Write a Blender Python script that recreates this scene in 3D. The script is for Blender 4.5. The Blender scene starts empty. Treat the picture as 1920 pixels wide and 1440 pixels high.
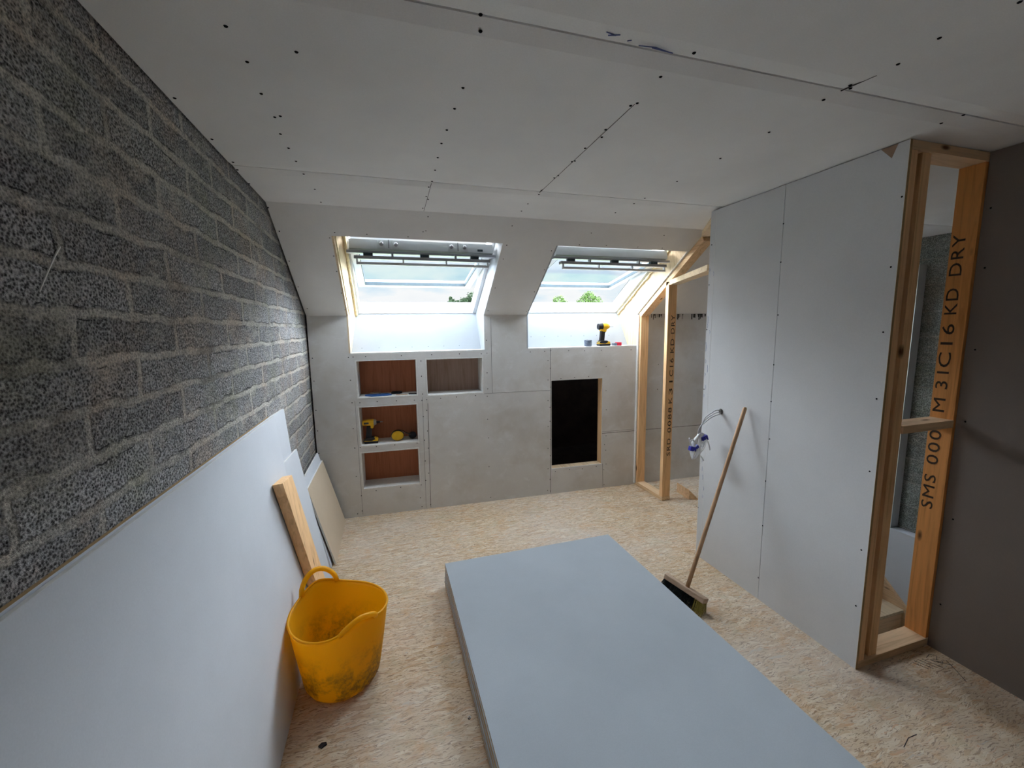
import bpy, bmesh, math, random
from mathutils import Vector, Matrix, noise
random.seed(7)
SC = bpy.context.scene
COL = SC.collection
V = Vector
PI = math.pi

# ------------------------------------------------------------------ camera
F_PX, YAW, PIT, ROL = 776.585, .2914, .1323, -.0153
cy_, sy_ = math.cos(YAW), math.sin(YAW)
FWD = V((sy_*math.cos(PIT), cy_*math.cos(PIT), -math.sin(PIT)))
RT0 = V((cy_, -sy_, 0)); UP0 = RT0.cross(FWD)
RT = RT0*math.cos(ROL)+UP0*math.sin(ROL)
UP = -RT0*math.sin(ROL)+UP0*math.cos(ROL)
cam = bpy.data.cameras.new('camera'); cam.sensor_width = 36; cam.sensor_fit = 'HORIZONTAL'
cam.lens = 36*F_PX/1920; cam.clip_start = .02; cam.clip_end = 500
co = bpy.data.objects.new('camera', cam); COL.objects.link(co)
M = Matrix((RT, UP, -FWD)).transposed().to_4x4(); M.translation = V((0, 0, 1.66))
co.matrix_world = M
SC.camera = co
SC.view_settings.view_transform = 'Standard'; SC.view_settings.look = 'None'
SC.view_settings.gamma = 1; SC.view_settings.use_curve_mapping = False
SC.view_settings.exposure = 0.27

# ------------------------------------------------------------------ sky: bright broken cloud, much brighter overhead than at the horizon
SKY_LOW, SKY_BAND, SKY_TOP = .80, 34.0, 9.0
w = bpy.data.worlds.new('cloudy_sky'); SC.world = w; w.use_nodes = True
nt = w.node_tree; nt.nodes.clear()
def N(nt, t, **k):
    n = nt.nodes.new(t)
    for a, b in k.items(): setattr(n, a, b)
    return n
def math_(nt, op, a, b=None, c=None, clamp=False):
    n = N(nt, 'ShaderNodeMath', operation=op, use_clamp=clamp)
    for i, v in enumerate((a, b, c)):
        if v is None: continue
        if isinstance(v, (int, float)): n.inputs[i].default_value = v
        else: nt.links.new(v, n.inputs[i])
    return n.outputs[0]
def mixc(nt, f, a, b, mode='MIX'):
    n = N(nt, 'ShaderNodeMix', data_type='RGBA', blend_type=mode)
    for i, v in ((0, f), (6, a), (7, b)):
        if isinstance(v, (int, float)): n.inputs[i].default_value = v
        elif isinstance(v, tuple): n.inputs[i].default_value = (*v, 1)
        else: nt.links.new(v, n.inputs[i])
    return n.outputs[2]
def ramp(nt, f, stops):
    n = N(nt, 'ShaderNodeValToRGB'); e = n.color_ramp.elements
    while len(e) < len(stops): e.new(.5)
    for i, (p, c) in enumerate(stops):
        e[i].position = p; e[i].color = (*c, 1) if isinstance(c, tuple) else (c, c, c, 1)
    nt.links.new(f, n.inputs[0]); return n.outputs[0]
tc = N(nt, 'ShaderNodeTexCoord')
mp = N(nt, 'ShaderNodeMapping'); mp.inputs['Scale'].default_value = (1, 1, 2.6)
nt.links.new(tc.outputs['Generated'], mp.inputs[0])
cl = N(nt, 'ShaderNodeTexNoise'); cl.inputs['Scale'].default_value = 5.0; cl.inputs['Detail'].default_value = 7; cl.inputs['Roughness'].default_value = .55
nt.links.new(mp.outputs[0], cl.inputs['Vector'])
skyc = ramp(nt, cl.outputs['Fac'], [(.30, (.58, .76, .92)), (.42, (.78, .90, .98)), (.52, (.97, .99, 1.0)), (.80, (.88, .92, .96))])
sx = N(nt, 'ShaderNodeSeparateXYZ'); nt.links.new(tc.outputs['Generated'], sx.inputs[0])
mr = N(nt, 'ShaderNodeMapRange', interpolation_type='SMOOTHERSTEP'); nt.links.new(sx.outputs['Z'], mr.inputs[0])
mr.inputs[1].default_value = .20; mr.inputs[2].default_value = .36; mr.inputs[3].default_value = SKY_LOW; mr.inputs[4].default_value = SKY_BAND
m2 = N(nt, 'ShaderNodeMapRange', interpolation_type='SMOOTHSTEP'); nt.links.new(sx.outputs['Z'], m2.inputs[0])
m2.inputs[1].default_value = .40; m2.inputs[2].default_value = .78; m2.inputs[3].default_value = 1.0; m2.inputs[4].default_value = SKY_TOP/SKY_BAND
sstr = math_(nt, 'MULTIPLY', mr.outputs[0], m2.outputs[0])
m3 = N(nt, 'ShaderNodeMapRange'); nt.links.new(sx.outputs['Z'], m3.inputs[0]); m3.inputs[1].default_value = .20; m3.inputs[2].default_value = .36
skyc = mixc(nt, m3.outputs[0], skyc, (.955, .965, .985))
bg = N(nt, 'ShaderNodeBackground'); wo = N(nt, 'ShaderNodeOutputWorld')
nt.links.new(skyc, bg.inputs[0]); nt.links.new(sstr, bg.inputs[1]); nt.links.new(bg.outputs[0], wo.inputs[0])

# ------------------------------------------------------------------ room numbers (metres; camera stands over x = y = 0)
LX, PX_, RX, GX = -.6372, 2.0908, 2.6066, 4.6
YD, WA, H, K, SY = 3.7862, -.0387, 2.4074, 1.7905, 2.7925
OY, PE = 1.2556, 2.3427
def ky(x): return YD+WA*x                       # room face of the low window wall
EX = V((1, WA, 0)).normalized(); EY = V((-WA, 1, 0)).normalized()
def slope_pt(x, t):
    y = SY+(ky(x)-SY)*t
    return V((x, y, H+(K-H)*t))
SA = math.radians(32.1)
SD = V((0, math.cos(SA), -math.sin(SA))); SN = V((0, math.sin(SA), math.cos(SA)))

# ------------------------------------------------------------------ materials
def mat(name, base, rough=.85, spec=.3, metallic=0):
    m = bpy.data.materials.new(name); m.use_nodes = True
    b = m.node_tree.nodes['Principled BSDF']
    b.inputs['Base Color'].default_value = (*base, 1); b.inputs['Roughness'].default_value = rough
    b.inputs['Metallic'].default_value = metallic; b.inputs['Specular IOR Level'].default_value = spec
    return m, m.node_tree, b
def noise_n(nt, scale, detail=4, rough=.5, vec=None, dist=0):
    n = N(nt, 'ShaderNodeTexNoise'); n.inputs['Scale'].default_value = scale; n.inputs['Detail'].default_value = detail
    n.inputs['Roughness'].default_value = rough; n.inputs['Distortion'].default_value = dist
    if vec: nt.links.new(vec, n.inputs['Vector'])
    return n.outputs['Fac']
def coords(nt, scale=(1, 1, 1), rot=(0, 0, 0), loc=(0, 0, 0), src=None):
    m = N(nt, 'ShaderNodeMapping'); m.inputs['Scale'].default_value = scale; m.inputs['Rotation'].default_value = rot; m.inputs['Location'].default_value = loc
    if src is None: src = N(nt, 'ShaderNodeTexCoord').outputs['Object']
    nt.links.new(src, m.inputs[0]); return m.outputs[0]
def bump(nt, b, h, strength, dist=.01):
    n = N(nt, 'ShaderNodeBump'); n.inputs['Strength'].default_value = strength; n.inputs['Distance'].default_value = dist
    nt.links.new(h, n.inputs['Height']); nt.links.new(n.outputs[0], b.inputs['Normal'])
def simple(name, c, rough=.8, var=.12, scale=30, spec=.3, metallic=0, bs=0):
    m, nt, b = mat(name, c, rough, spec, metallic)
    f = noise_n(nt, scale, 4, vec=coords(nt))
    lo = tuple(max(0, v*(1-var)) for v in c); hi = tuple(min(1, v*(1+var)) for v in c)
    nt.links.new(ramp(nt, f, [(.3, lo), (.7, hi)]), b.inputs['Base Color'])
    if bs: bump(nt, b, f, bs, .003)
    return m
def plasterboard(name, c, smear=.0):
    m, nt, b = mat(name, c, .9, .15)
    big = noise_n(nt, 1.6, 4, .6, vec=coords(nt)); fine = noise_n(nt, 260, 2, vec=coords(nt))
    col = mixc(nt, ramp(nt, big, [(.3, 0.), (.7, 1.)]), tuple(v*.93 for v in c), tuple(v*1.05 for v in c))
    col = mixc(nt, ramp(nt, fine, [(.35, .0), (.65, .10)]), col, tuple(v*.6 for v in c))
    if smear:
        s = noise_n(nt, 5, 8, .7, vec=coords(nt, (1, 1, 1.5)), dist=.6)
        col = mixc(nt, ramp(nt, s, [(.53, 0.), (.66, smear)]), col, (.80, .80, .80))
        d = noise_n(nt, 3.3, 5, .6, vec=coords(nt, loc=(3, 7, 1)))
        col = mixc(nt, ramp(nt, d, [(.47, 0.), (.68, smear*.75)]), col, tuple(v*x for v, x in zip(c, (.72, .66, .58))))
    nt.links.new(col, b.inputs['Base Color']); bump(nt, b, fine, .06, .002)
    return m
def pine(name, c, axis='Z', knots=True):
    m, nt, b = mat(name, c, .75, .25)
    s = {'Z': (26, 26, 1.3), 'Y': (26, 1.3, 26), 'X': (1.3, 26, 26)}[axis]
    tcn = N(nt, 'ShaderNodeTexCoord'); inf = N(nt, 'ShaderNodeObjectInfo')
    add = N(nt, 'ShaderNodeVectorMath', operation='ADD'); nt.links.new(tcn.outputs['Object'], add.inputs[0])
    sc = N(nt, 'ShaderNodeVectorMath', operation='SCALE'); cmb = N(nt, 'ShaderNodeCombineXYZ')
    for i in range(3): nt.links.new(inf.outputs['Random'], cmb.inputs[i])
    nt.links.new(cmb.outputs[0], sc.inputs[0]); sc.inputs['Scale'].default_value = 9; nt.links.new(sc.outputs[0], add.inputs[1])
    v = add.outputs[0]
    g = noise_n(nt, 1.6, 6, .6, vec=coords(nt, s, src=v), dist=1.2)
    col = ramp(nt, g, [(.25, tuple(x*y for x, y in zip(c, (.72, .66, .58)))), (.5, c), (.75, tuple(min(1, x*1.14) for x in c))])
    if knots:
        k = {'Z': (9, 9, 3.2), 'Y': (9, 3.2, 9), 'X': (3.2, 9, 9)}[axis]
        vo = N(nt, 'ShaderNodeTexVoronoi'); vo.inputs['Scale'].default_value = 1.0; nt.links.new(coords(nt, k, src=v), vo.inputs['Vector'])
        col = mixc(nt, ramp(nt, vo.outputs['Distance'], [(.05, 1.), (.12, 0.)]), col, (.16, .07, .03))
    nt.links.new(col, b.inputs['Base Color']); bump(nt, b, g, .12, .002)
    return m
def osb():
    m, nt, b = mat('oriented_strand_board', (.6, .45, .25), .8, .2)
    base = coords(nt)
    wn = N(nt, 'ShaderNodeTexNoise'); wn.inputs['Scale'].default_value = 9; wn.inputs['Detail'].default_value = 3; nt.links.new(base, wn.inputs['Vector'])
    wv = N(nt, 'ShaderNodeVectorMath', operation='MULTIPLY_ADD'); nt.links.new(wn.outputs['Color'], wv.inputs[0]); wv.inputs[1].default_value = (.05, .05, 0); nt.links.new(base, wv.inputs[2])
    src = wv.outputs[0]; col = None
    for i, (ang, sc, th) in enumerate(((.22, (15, 66, 1), 0), (.75, (17, 74, 1), .6), (-.45, (14, 64, 1), .5), (1.6, (20, 78, 1), .75), (-.1, (13, 60, 1), .5))):
        vo = N(nt, 'ShaderNodeTexVoronoi'); vo.inputs['Scale'].default_value = 1
        nt.links.new(coords(nt, sc, (0, 0, ang), (i*3.1, i*1.7, 0), src=src), vo.inputs['Vector'])
        sp = N(nt, 'ShaderNodeSeparateColor'); nt.links.new(vo.outputs['Color'], sp.inputs[0])
        c = ramp(nt, sp.outputs[0], [(.0, (.53, .34, .19)), (.09, (.61, .445, .28)), (.40, (.66, .51, .345)), (.75, (.70, .56, .395)), (1., (.78, .67, .51))])
        g = noise_n(nt, 1, 4, .7, vec=coords(nt, (sc[0]*1.2, sc[1]*5, 1), (0, 0, ang), (i, i, 0), src=src))
        c = mixc(nt, ramp(nt, g, [(.35, .16), (.62, 0.)]), c, (.42, .28, .16))
        col = c if col is None else mixc(nt, math_(nt, 'GREATER_THAN', sp.outputs[2], th), col, c)
    for k, (ang, sc, th, cc) in enumerate(((.3, (30, 210, 1), .60, (.24, .14, .08)), (-.25, (26, 190, 1), .615, (.26, .16, .09)), (1.0, (34, 220, 1), .66, (.28, .17, .10)), (.1, (12, 80, 1), .64, (.62, .36, .20)), (.5, (9, 50, 1), .66, (.56, .50, .42)))):
        th_n = noise_n(nt, 1, 2, .5, vec=coords(nt, sc, (0, 0, ang), (k*5, k, 0), src=src), dist=.9)
        col = mixc(nt, ramp(nt, th_n, [(th, 0.), (th+.035, .85)]), col, cc)
    dust = noise_n(nt, 1.1, 6, .6, vec=base)
    col = mixc(nt, ramp(nt, dust, [(.42, .0), (.64, .34)]), col, (.70, .66, .63))
    blotch = noise_n(nt, 7.5, 6, .7, vec=coords(nt, loc=(4, 2, 0)))
    col = mixc(nt, ramp(nt, blotch, [(.53, 0.), (.68, .55)]), col, (.62, .37, .19))
    bl2 = noise_n(nt, 6.0, 6, .7, vec=coords(nt, loc=(14, 6, 0)))
    col = mixc(nt, ramp(nt, bl2, [(.55, 0.), (.68, .45)]), col, (.50, .45, .31))
    grime = noise_n(nt, 2.3, 6, .7, vec=coords(nt, loc=(9, 1, 0)))
    col = mixc(nt, ramp(nt, grime, [(.55, 0.), (.75, .35)]), col, (.36, .27, .20))
    nt.links.new(col, b.inputs['Base Color']); bump(nt, b, g, .2, .002)
    return m
def blockwork(name, ph_y, ph_z, bw, rh, mortar, dark, light, mort, wob=.016, axis_y=True, depth=1.0):
    m, nt, b = mat(name, light, .95, .1)
    src = N(nt, 'ShaderNodeTexCoord').outputs['Object']
    s = N(nt, 'ShaderNodeSeparateXYZ'); nt.links.new(src, s.inputs[0])
    n1 = N(nt, 'ShaderNodeTexNoise'); n1.inputs['Scale'].default_value = 5.5; n1.inputs['Detail'].default_value = 9; n1.inputs['Roughness'].default_value = .74
    nt.links.new(src, n1.inputs['Vector'])
    ns = N(nt, 'ShaderNodeSeparateColor'); nt.links.new(n1.outputs['Color'], ns.inputs[0])
    y = math_(nt, 'ADD', s.outputs['Y'], math_(nt, 'MULTIPLY_ADD', ns.outputs[0], wob*5, -wob*2.5+ph_y))
    z = math_(nt, 'ADD', s.outputs['Z'], math_(nt, 'MULTIPLY_ADD', ns.outputs[1], wob*3.6, -wob*1.8+ph_z))
    cm = N(nt, 'ShaderNodeCombineXYZ'); nt.links.new(y, cm.inputs[0]); nt.links.new(z, cm.inputs[1])
    br = N(nt, 'ShaderNodeTexBrick'); nt.links.new(cm.outputs[0], br.inputs['Vector'])
    br.inputs['Scale'].default_value = 1; br.inputs['Brick Width'].default_value = bw; br.inputs['Row Height'].default_value = rh
    br.inputs['Mortar Size'].default_value = mortar; br.inputs['Mortar Smooth'].default_value = .55; br.inputs['Bias'].default_value = 0
    br.inputs['Color1'].default_value = (.75, .75, .75, 1); br.inputs['Color2'].default_value = (1.15, 1.15, 1.15, 1)
    g1 = noise_n(nt, 170, 3, .75, vec=src)
    vo = N(nt, 'ShaderNodeTexVoronoi'); vo.inputs['Scale'].default_value = 145; nt.links.new(src, vo.inputs['Vector'])
    grain = math_(nt, 'ADD', math_(nt, 'MULTIPLY', g1, .7), math_(nt, 'MULTIPLY', vo.outputs['Distance'], .45))
    blk = ramp(nt, grain, [(.36, tuple(v*.25 for v in dark)), (.48, dark), (.60, light), (.76, tuple(min(1, v*1.7) for v in light))])
    blk = mixc(nt, 1., blk, br.outputs['Color'], 'MULTIPLY')
    mo = ramp(nt, grain, [(.36, tuple(v*.38 for v in mort)), (.52, tuple(v*.82 for v in mort)), (.74, tuple(min(1, v*1.3) for v in mort))])
    patch = noise_n(nt, 2.2, 7, .7, vec=src)
    smear = noise_n(nt, 7, 8, .75, vec=coords(nt, (1, .8, 1.7), src=src))
    fac = math_(nt, 'ADD', math_(nt, 'MULTIPLY', br.outputs['Fac'], ramp(nt, patch, [(.36, .55), (.5, 1.)])), ramp(nt, smear, [(.50, 0.), (.64, .75)]), clamp=True)
    col = mixc(nt, fac, blk, mo)
    pk = noise_n(nt, 3.1, 6, .7, vec=coords(nt, loc=(1, 5, 2), src=src))
    col = mixc(nt, ramp(nt, pk, [(.48, 0.), (.62, .85)]), col, mixc(nt, 1., col, (1.08, .95, .86), 'MULTIPLY'))
    col = mixc(nt, ramp(nt, pk, [(.34, .8), (.46, 0.)]), col, mixc(nt, 1., col, (.88, .89, .76), 'MULTIPLY'))
    b2 = N(nt, 'ShaderNodeTexBrick'); nt.links.new(cm.outputs[0], b2.inputs['Vector'])
    for k_, v_ in (('Scale', 1), ('Brick Width', bw), ('Row Height', rh), ('Mortar Size', mortar+.0018), ('Mortar Smooth', 0)): b2.inputs[k_].default_value = v_
    b3 = N(nt, 'ShaderNodeTexBrick'); nt.links.new(cm.outputs[0], b3.inputs['Vector'])
    for k_, v_ in (('Scale', 1), ('Brick Width', bw), ('Row Height', rh), ('Mortar Size', mortar-.0012), ('Mortar Smooth', 0)): b3.inputs[k_].default_value = v_
    crack = math_(nt, 'MULTIPLY', math_(nt, 'SUBTRACT', b2.outputs['Fac'], b3.outputs['Fac']), ramp(nt, noise_n(nt, 6, 4, .7, vec=coords(nt, loc=(7, 3, 1), src=src)), [(.53, 0.), (.60, .9)]))
    col = mixc(nt, crack, col, (.02, .02, .02))
    spk = N(nt, 'ShaderNodeTexVoronoi'); spk.inputs['Scale'].default_value = 60; nt.links.new(src, spk.inputs['Vector'])
    col = mixc(nt, ramp(nt, spk.outputs['Distance'], [(.03, .5), (.09, 0.)]), col, (.75, .75, .72))
    nt.links.new(col, b.inputs['Base Color'])
    hgt = math_(nt, 'ADD', math_(nt, 'MULTIPLY', fac, -.9), math_(nt, 'ADD', math_(nt, 'MULTIPLY', g1, .9), math_(nt, 'MULTIPLY', smear, .5)))
    bump(nt, b, hgt, .9*depth, .012)
    return m
def glass():
    m = bpy.data.materials.new('window_glass'); m.use_nodes = True; nt = m.node_tree; nt.nodes.clear()
    t = N(nt, 'ShaderNodeBsdfTransparent'); t.inputs[0].default_value = (.86, .91, .96, 1)
    g = N(nt, 'ShaderNodeBsdfGlossy'); g.inputs['Roughness'].default_value = .02
    mx = N(nt, 'ShaderNodeMixShader'); o = N(nt, 'ShaderNodeOutputMaterial')
    mx.inputs[0].default_value = .03; nt.links.new(t.outputs[0], mx.inputs[1]); nt.links.new(g.outputs[0], mx.inputs[2]); nt.links.new(mx.outputs[0], o.inputs[0])
    return m
def tub_mat():
    m, nt, b = mat('yellow_rubber', (.97, .60, .02), .42, .4)
    src = coords(nt)
    s = N(nt, 'ShaderNodeSeparateXYZ'); nt.links.new(src, s.inputs[0])
    n = noise_n(nt, 11, 9, .75, vec=src, dist=.3); n2 = noise_n(nt, 60, 5, .7, vec=src)
    low = ramp(nt, s.outputs['Z'], [(.06, 1.), (.26, .0)])
    d = math_(nt, 'MULTIPLY', ramp(nt, n, [(.44, 0.), (.58, .9)]), low)
    d = math_(nt, 'MULTIPLY', d, ramp(nt, n2, [(.35, .25), (.6, 1.)]))
    col = mixc(nt, d, (.97, .60, .02), (.20, .12, .05))
    nt.links.new(col, b.inputs['Base Color'])
    tr = N(nt, 'ShaderNodeBsdfTranslucent'); nt.links.new(col, tr.inputs[0]); ms = N(nt, 'ShaderNodeMixShader'); ms.inputs[0].default_value = .55
    out = [n for n in nt.nodes if n.type == 'OUTPUT_MATERIAL'][0]
    nt.links.new(b.outputs[0], ms.inputs[1]); nt.links.new(tr.outputs[0], ms.inputs[2]); nt.links.new(ms.outputs[0], out.inputs[0]); return m
MT = dict(
    pb=plasterboard('plasterboard_grey', (.66, .66, .66)), pbw=plasterboard('plasterboard_wall', (.71, .695, .67), .55),
    pbc=plasterboard('plasterboard_ceiling', (.82, .815, .80)),
    pbs=plasterboard('plasterboard_sheet_face', (.425, .465, .50)),
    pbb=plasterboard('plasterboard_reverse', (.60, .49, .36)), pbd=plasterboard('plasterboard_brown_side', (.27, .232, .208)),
    edge=simple('plaster_core_edge', (.78, .77, .74), .9, .06, 60), edgedark=simple('board_edge_paper', (.44, .30, .15), .9, .12, 60),
    pbl=plasterboard('plasterboard_face_lightened', (.61, .64, .68)), revw=plasterboard('reveal_board', (.45, .48, .51)),  # leaning sheets: face colour lightened to make up for weak light
    osb=osb(), ply=pine('plywood_pale', (.70, .55, .36), 'Z', False), red=pine('hardboard_red_brown', (.46, .17, .09), 'Z', False),
    redgrey=pine('hardboard_dusty', (.42, .29, .23), 'Z', False),
    wz=pine('pine_upright', (.92, .59, .31), 'Z'), wy=pine('pine_lengthwise', (.82, .58, .35), 'Y'), wx=pine('pine_crosswise', (.80, .56, .34), 'X'),
    wpale=pine('pine_pale', (.76, .60, .40), 'Y', False), wdark=pine('pine_old', (.86, .40, .13), 'Z'),
    foam=simple('expanding_foam', (.78, .66, .40), .95, .15, 50, bs=.6),
    block=blockwork('rough_blockwork', .236, -.010, .452, .106, .0155, (.13, .13, .13), (.37, .37, .37), (.56, .54, .49)),
    gable=blockwork('gable_blockwork', .1, .04, .45, .225, .007, (.12, .13, .12), (.24, .26, .24), (.35, .35, .32), wob=.002, depth=.5),
    upvc=simple('white_frame_paint', (.76, .78, .80), .35, .02, 10, .5), alu=simple('grey_aluminium', (.42, .43, .46), .35, .05, 20, .5, .4),
    rubber=simple('dark_seal', (.05, .07, .08), .6, .1), glass=glass(),
    ink=simple('black_ink', (.07, .045, .03), .8, .1), pencil=simple('pencil_mark', (.05, .05, .06), .8, .1), blueink=simple('blue_print', (.13, .17, .38), .8, .15),
    scr=simple('screw_black', (.012, .012, .013), .95, .1, 30, .02), gap=simple('joint_shadow_gap', (.06, .055, .05), .95, .1),
    torn=simple('torn_brown_paper', (.33, .22, .15), .95, .15),
    tub=tub_mat(), broomw=pine('broom_handle_wood', (.55, .34, .20), 'Z', False), broomh=pine('broom_head_wood', (.50, .37, .27), 'Y', False),
    bdark=simple('bristles_dark_green', (.012, .020, .022), .8, .5, 200), byel=simple('bristles_yellow', (.42, .37, .10), .8, .4, 200),
    cabw=simple('white_cable_sheath', (.82, .82, .82), .45, .03), cabg=simple('grey_cable_sheath', (.50, .51, .53), .45, .05),
    blue=simple('blue_tape', (.02, .02, .30), .5, .1), yel=simple('yellow_plastic', (.80, .46, .02), .4, .08), blk=simple('black_plastic', (.015, .015, .018), .5, .2),
    grey=simple('grey_metal', (.35, .36, .36), .3, .1, metallic=.7), redp=simple('red_plastic', (.55, .02, .05), .4, .1),
    bluegrey=simple('grey_blue_cup', (.14, .17, .22), .6, .4, 90), bluesheet=simple('blue_sheet', (.02, .09, .28), .6, .2), tan=simple('tan_paper', (.42, .27, .16), .8, .15),
    leaf=simple('leaves_green', (.045, .095, .02), .7, .45, 2.2), leafd=simple('leaves_dark_green', (.012, .030, .013), .7, .4, 2.2), bark=simple('bark', (.12, .08, .05), .9, .2),
    grass=simple('field_green', (.12, .2, .06), .95, .3, .2), tile=simple('roof_slate', (.08, .085, .09), .7, .2, 4),
    dark=simple('eaves_void_shade', (.05, .035, .03), .95, .3, 8),  # near-black colour standing in for shade in the eaves void
)
# ------------------------------------------------------------------ mesh helpers
def NB(): return bmesh.new()
def hexa(bm, p):
    v = [bm.verts.new(q) for q in p]
    for f in ((0, 3, 2, 1), (4, 5, 6, 7), (0, 1, 5, 4), (1, 2, 6, 5), (2, 3, 7, 6), (3, 0, 4, 7)): bm.faces.new([v[i] for i in f])
def box(bm, x0, x1, y0, y1, z0, z1):
    hexa(bm, [(x0, y0, z0), (x1, y0, z0), (x1, y1, z0), (x0, y1, z0), (x0, y0, z1), (x1, y0, z1), (x1, y1, z1), (x0, y1, z1)])
def obox(bm, o, a, b, c):
    o, a, b, c = map(V, (o, a, b, c))
    hexa(bm, [o, o+a, o+a+b, o+b, o+c, o+a+c, o+a+b+c, o+b+c])
def prism(bm, poly, d):
    d = V(d); a = [bm.verts.new(V(p)) for p in poly]; b = [bm.verts.new(V(p)+d) for p in poly]
    n = len(poly); bm.faces.new(a); bm.faces.new(b[::-1])
    for i in range(n): bm.faces.new([a[i], b[i], b[(i+1) % n], a[(i+1) % n]])
def tube(bm, pts, r, seg=10, closed=False, flat=1.0, rs=None):
    pts = [V(p) for p in pts]; n = len(pts); rings = []; up = V((0, 0, 1))
    t0 = (pts[1]-pts[0]).normalized()
    if abs(t0.dot(up)) > .95: up = V((0, 1, 0))
    side = t0.cross(up).normalized()
    for i, p in enumerate(pts):
        if closed: t = pts[(i+1) % n]-pts[i-1]
        else: t = pts[min(i+1, n-1)]-pts[max(i-1, 0)]
        t.normalize(); side = (side-t*side.dot(t)).normalized(); u = t.cross(side)
        rr = rs[i] if rs else r
        rings.append([bm.verts.new(p+side*math.cos(a)*rr+u*math.sin(a)*rr*flat) for a in [2*PI*k/seg for k in range(seg)]])
    m = n if closed else n-1
    for i in range(m):
        A, B = rings[i], rings[(i+1) % n]
        for k in range(seg): bm.faces.new([A[k], A[(k+1) % seg], B[(k+1) % seg], B[k]])
    if not closed: bm.faces.new(rings[0][::-1]); bm.faces.new(rings[-1])
def smooth_path(pts, k=8):
    P = [V(p) for p in pts]; P = [P[0]*2-P[1]]+P+[P[-1]*2-P[-2]]; out = []
    for i in range(1, len(P)-2):
        for j in range(k):
            t = j/k; a, b, c, d = P[i-1:i+3]
            out.append(.5*((2*b)+(-a+c)*t+(2*a-5*b+4*c-d)*t*t+(-a+3*b-3*c+d)*t**3))
    out.append(P[-2]); return out
def mk(name, bm, m, parent=None, bevel=0, smooth=False, origin=None):
    bmesh.ops.recalc_face_normals(bm, faces=bm.faces)
    if bevel:
        bmesh.ops.bevel(bm, geom=bm.edges[:], offset=bevel, segments=2, profile=.6, affect='EDGES', clamp_overlap=True)
    off = V((0, 0, 0)); q = parent
    while q is not None: off += q.location; q = q.parent
    if parent is None and origin is not None: off = V(origin)
    if off.length: bmesh.ops.translate(bm, verts=bm.verts, vec=-off)
    me = bpy.data.meshes.new(name); bm.to_mesh(me); bm.free()
    if m: me.materials.append(MT[m])
    if smooth:
        for p in me.polygons: p.use_smooth = True
        me.shade_smooth() if hasattr(me, 'shade_smooth') else None
    o = bpy.data.objects.new(name, me); COL.objects.link(o)
    if parent is not None: o.parent = parent
    elif origin is not None: o.location = origin
    return o
def tag(o, label=None, cat=None, group=None, kind=None):
    if label: o['label'] = label
    if cat: o['category'] = cat
    if group: o['group'] = group
    if kind: o['kind'] = kind
    return o
def thing(name, loc, label, cat, group=None, kind=None):
    o = bpy.data.objects.new(name, None); COL.objects.link(o); o.location = loc; o.empty_display_size = .1
    return tag(o, label, cat, group, kind)
def struct(name, bm, m, label=None):
    o = mk(name, bm, m); o['kind'] = 'structure'
    if label: o['label'] = label; 
    return o
def cellwall(bm, us, vs, holes, f, th):
    """grid of cells over u,v (f(u,v,d) -> point, d = depth behind the face), minus holes (u0,u1,v0,v1)"""
    def solid(i, j):
        if not (0 <= i < len(us)-1 and 0 <= j < len(vs)-1): return False
        u, v = (us[i]+us[i+1])/2, (vs[j]+vs[j+1])/2
        return not any(a < u < b and c < v < d for a, b, c, d in holes)
    cache = {}
    def vt(i, j, d):
        if (i, j, d) not in cache: cache[(i, j, d)] = bm.verts.new(f(us[i], vs[j], th if d else 0))
        return cache[(i, j, d)]
    for i in range(len(us)-1):
        for j in range(len(vs)-1):
            if not solid(i, j): continue
            bm.faces.new([vt(i, j, 0), vt(i+1, j, 0), vt(i+1, j+1, 0), vt(i, j+1, 0)])
            bm.faces.new([vt(i, j, 1), vt(i, j+1, 1), vt(i+1, j+1, 1), vt(i+1, j, 1)])
            for (di, dj, a, b) in ((-1, 0, (i, j), (i, j+1)), (1, 0, (i+1, j), (i+1, j+1)), (0, -1, (i, j), (i+1, j)), (0, 1, (i, j+1), (i+1, j+1))):
                if not solid(i+di, j+dj): bm.faces.new([vt(*a, 0), vt(*b, 0), vt(*b, 1), vt(*a, 1)])
SCREW_ME = {}
def screws(parent, pts, n, r=.0048):
    key = tuple(round(x, 3) for x in n)
    if key not in SCREW_ME:
        bm = NB(); n = V(n).normalized(); q = n.to_track_quat('Z', 'Y').to_matrix().to_4x4()
        bmesh.ops.create_cone(bm, cap_ends=True, segments=10, radius1=r, radius2=r*.72, depth=.0022, matrix=q)
        bmesh.ops.create_cone(bm, cap_ends=True, segments=6, radius1=r*.3, radius2=r*.3, depth=.003, matrix=q)
        me = bpy.data.meshes.new('screw'); bm.to_mesh(me); bm.free(); me.materials.append(MT['scr']); SCREW_ME[key] = me
    for p in pts:
        o = bpy.data.objects.new('screw', SCREW_ME[key]); COL.objects.link(o); o.parent = parent; o.location = V(p)+V(n)*.0004
def strip(parent, pts, wd, n, m='gap', name='board_joint', th=.0008):
    """thin flush line lying on a surface with normal n"""
    bm = NB(); n = V(n).normalized()
    for a, b in zip(pts[:-1], pts[1:]):
        a, b = V(a), V(b); s = (b-a).cross(n).normalized()*wd/2
        obox(bm, a-s-n*.002, b-a, s*2, n*(.002+th))
    return mk(name, bm, m, parent)
def scribble(parent, pts, r, m, name):
    bm = NB(); tube(bm, pts, r, 5); return mk(name, bm, m, parent)

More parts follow.
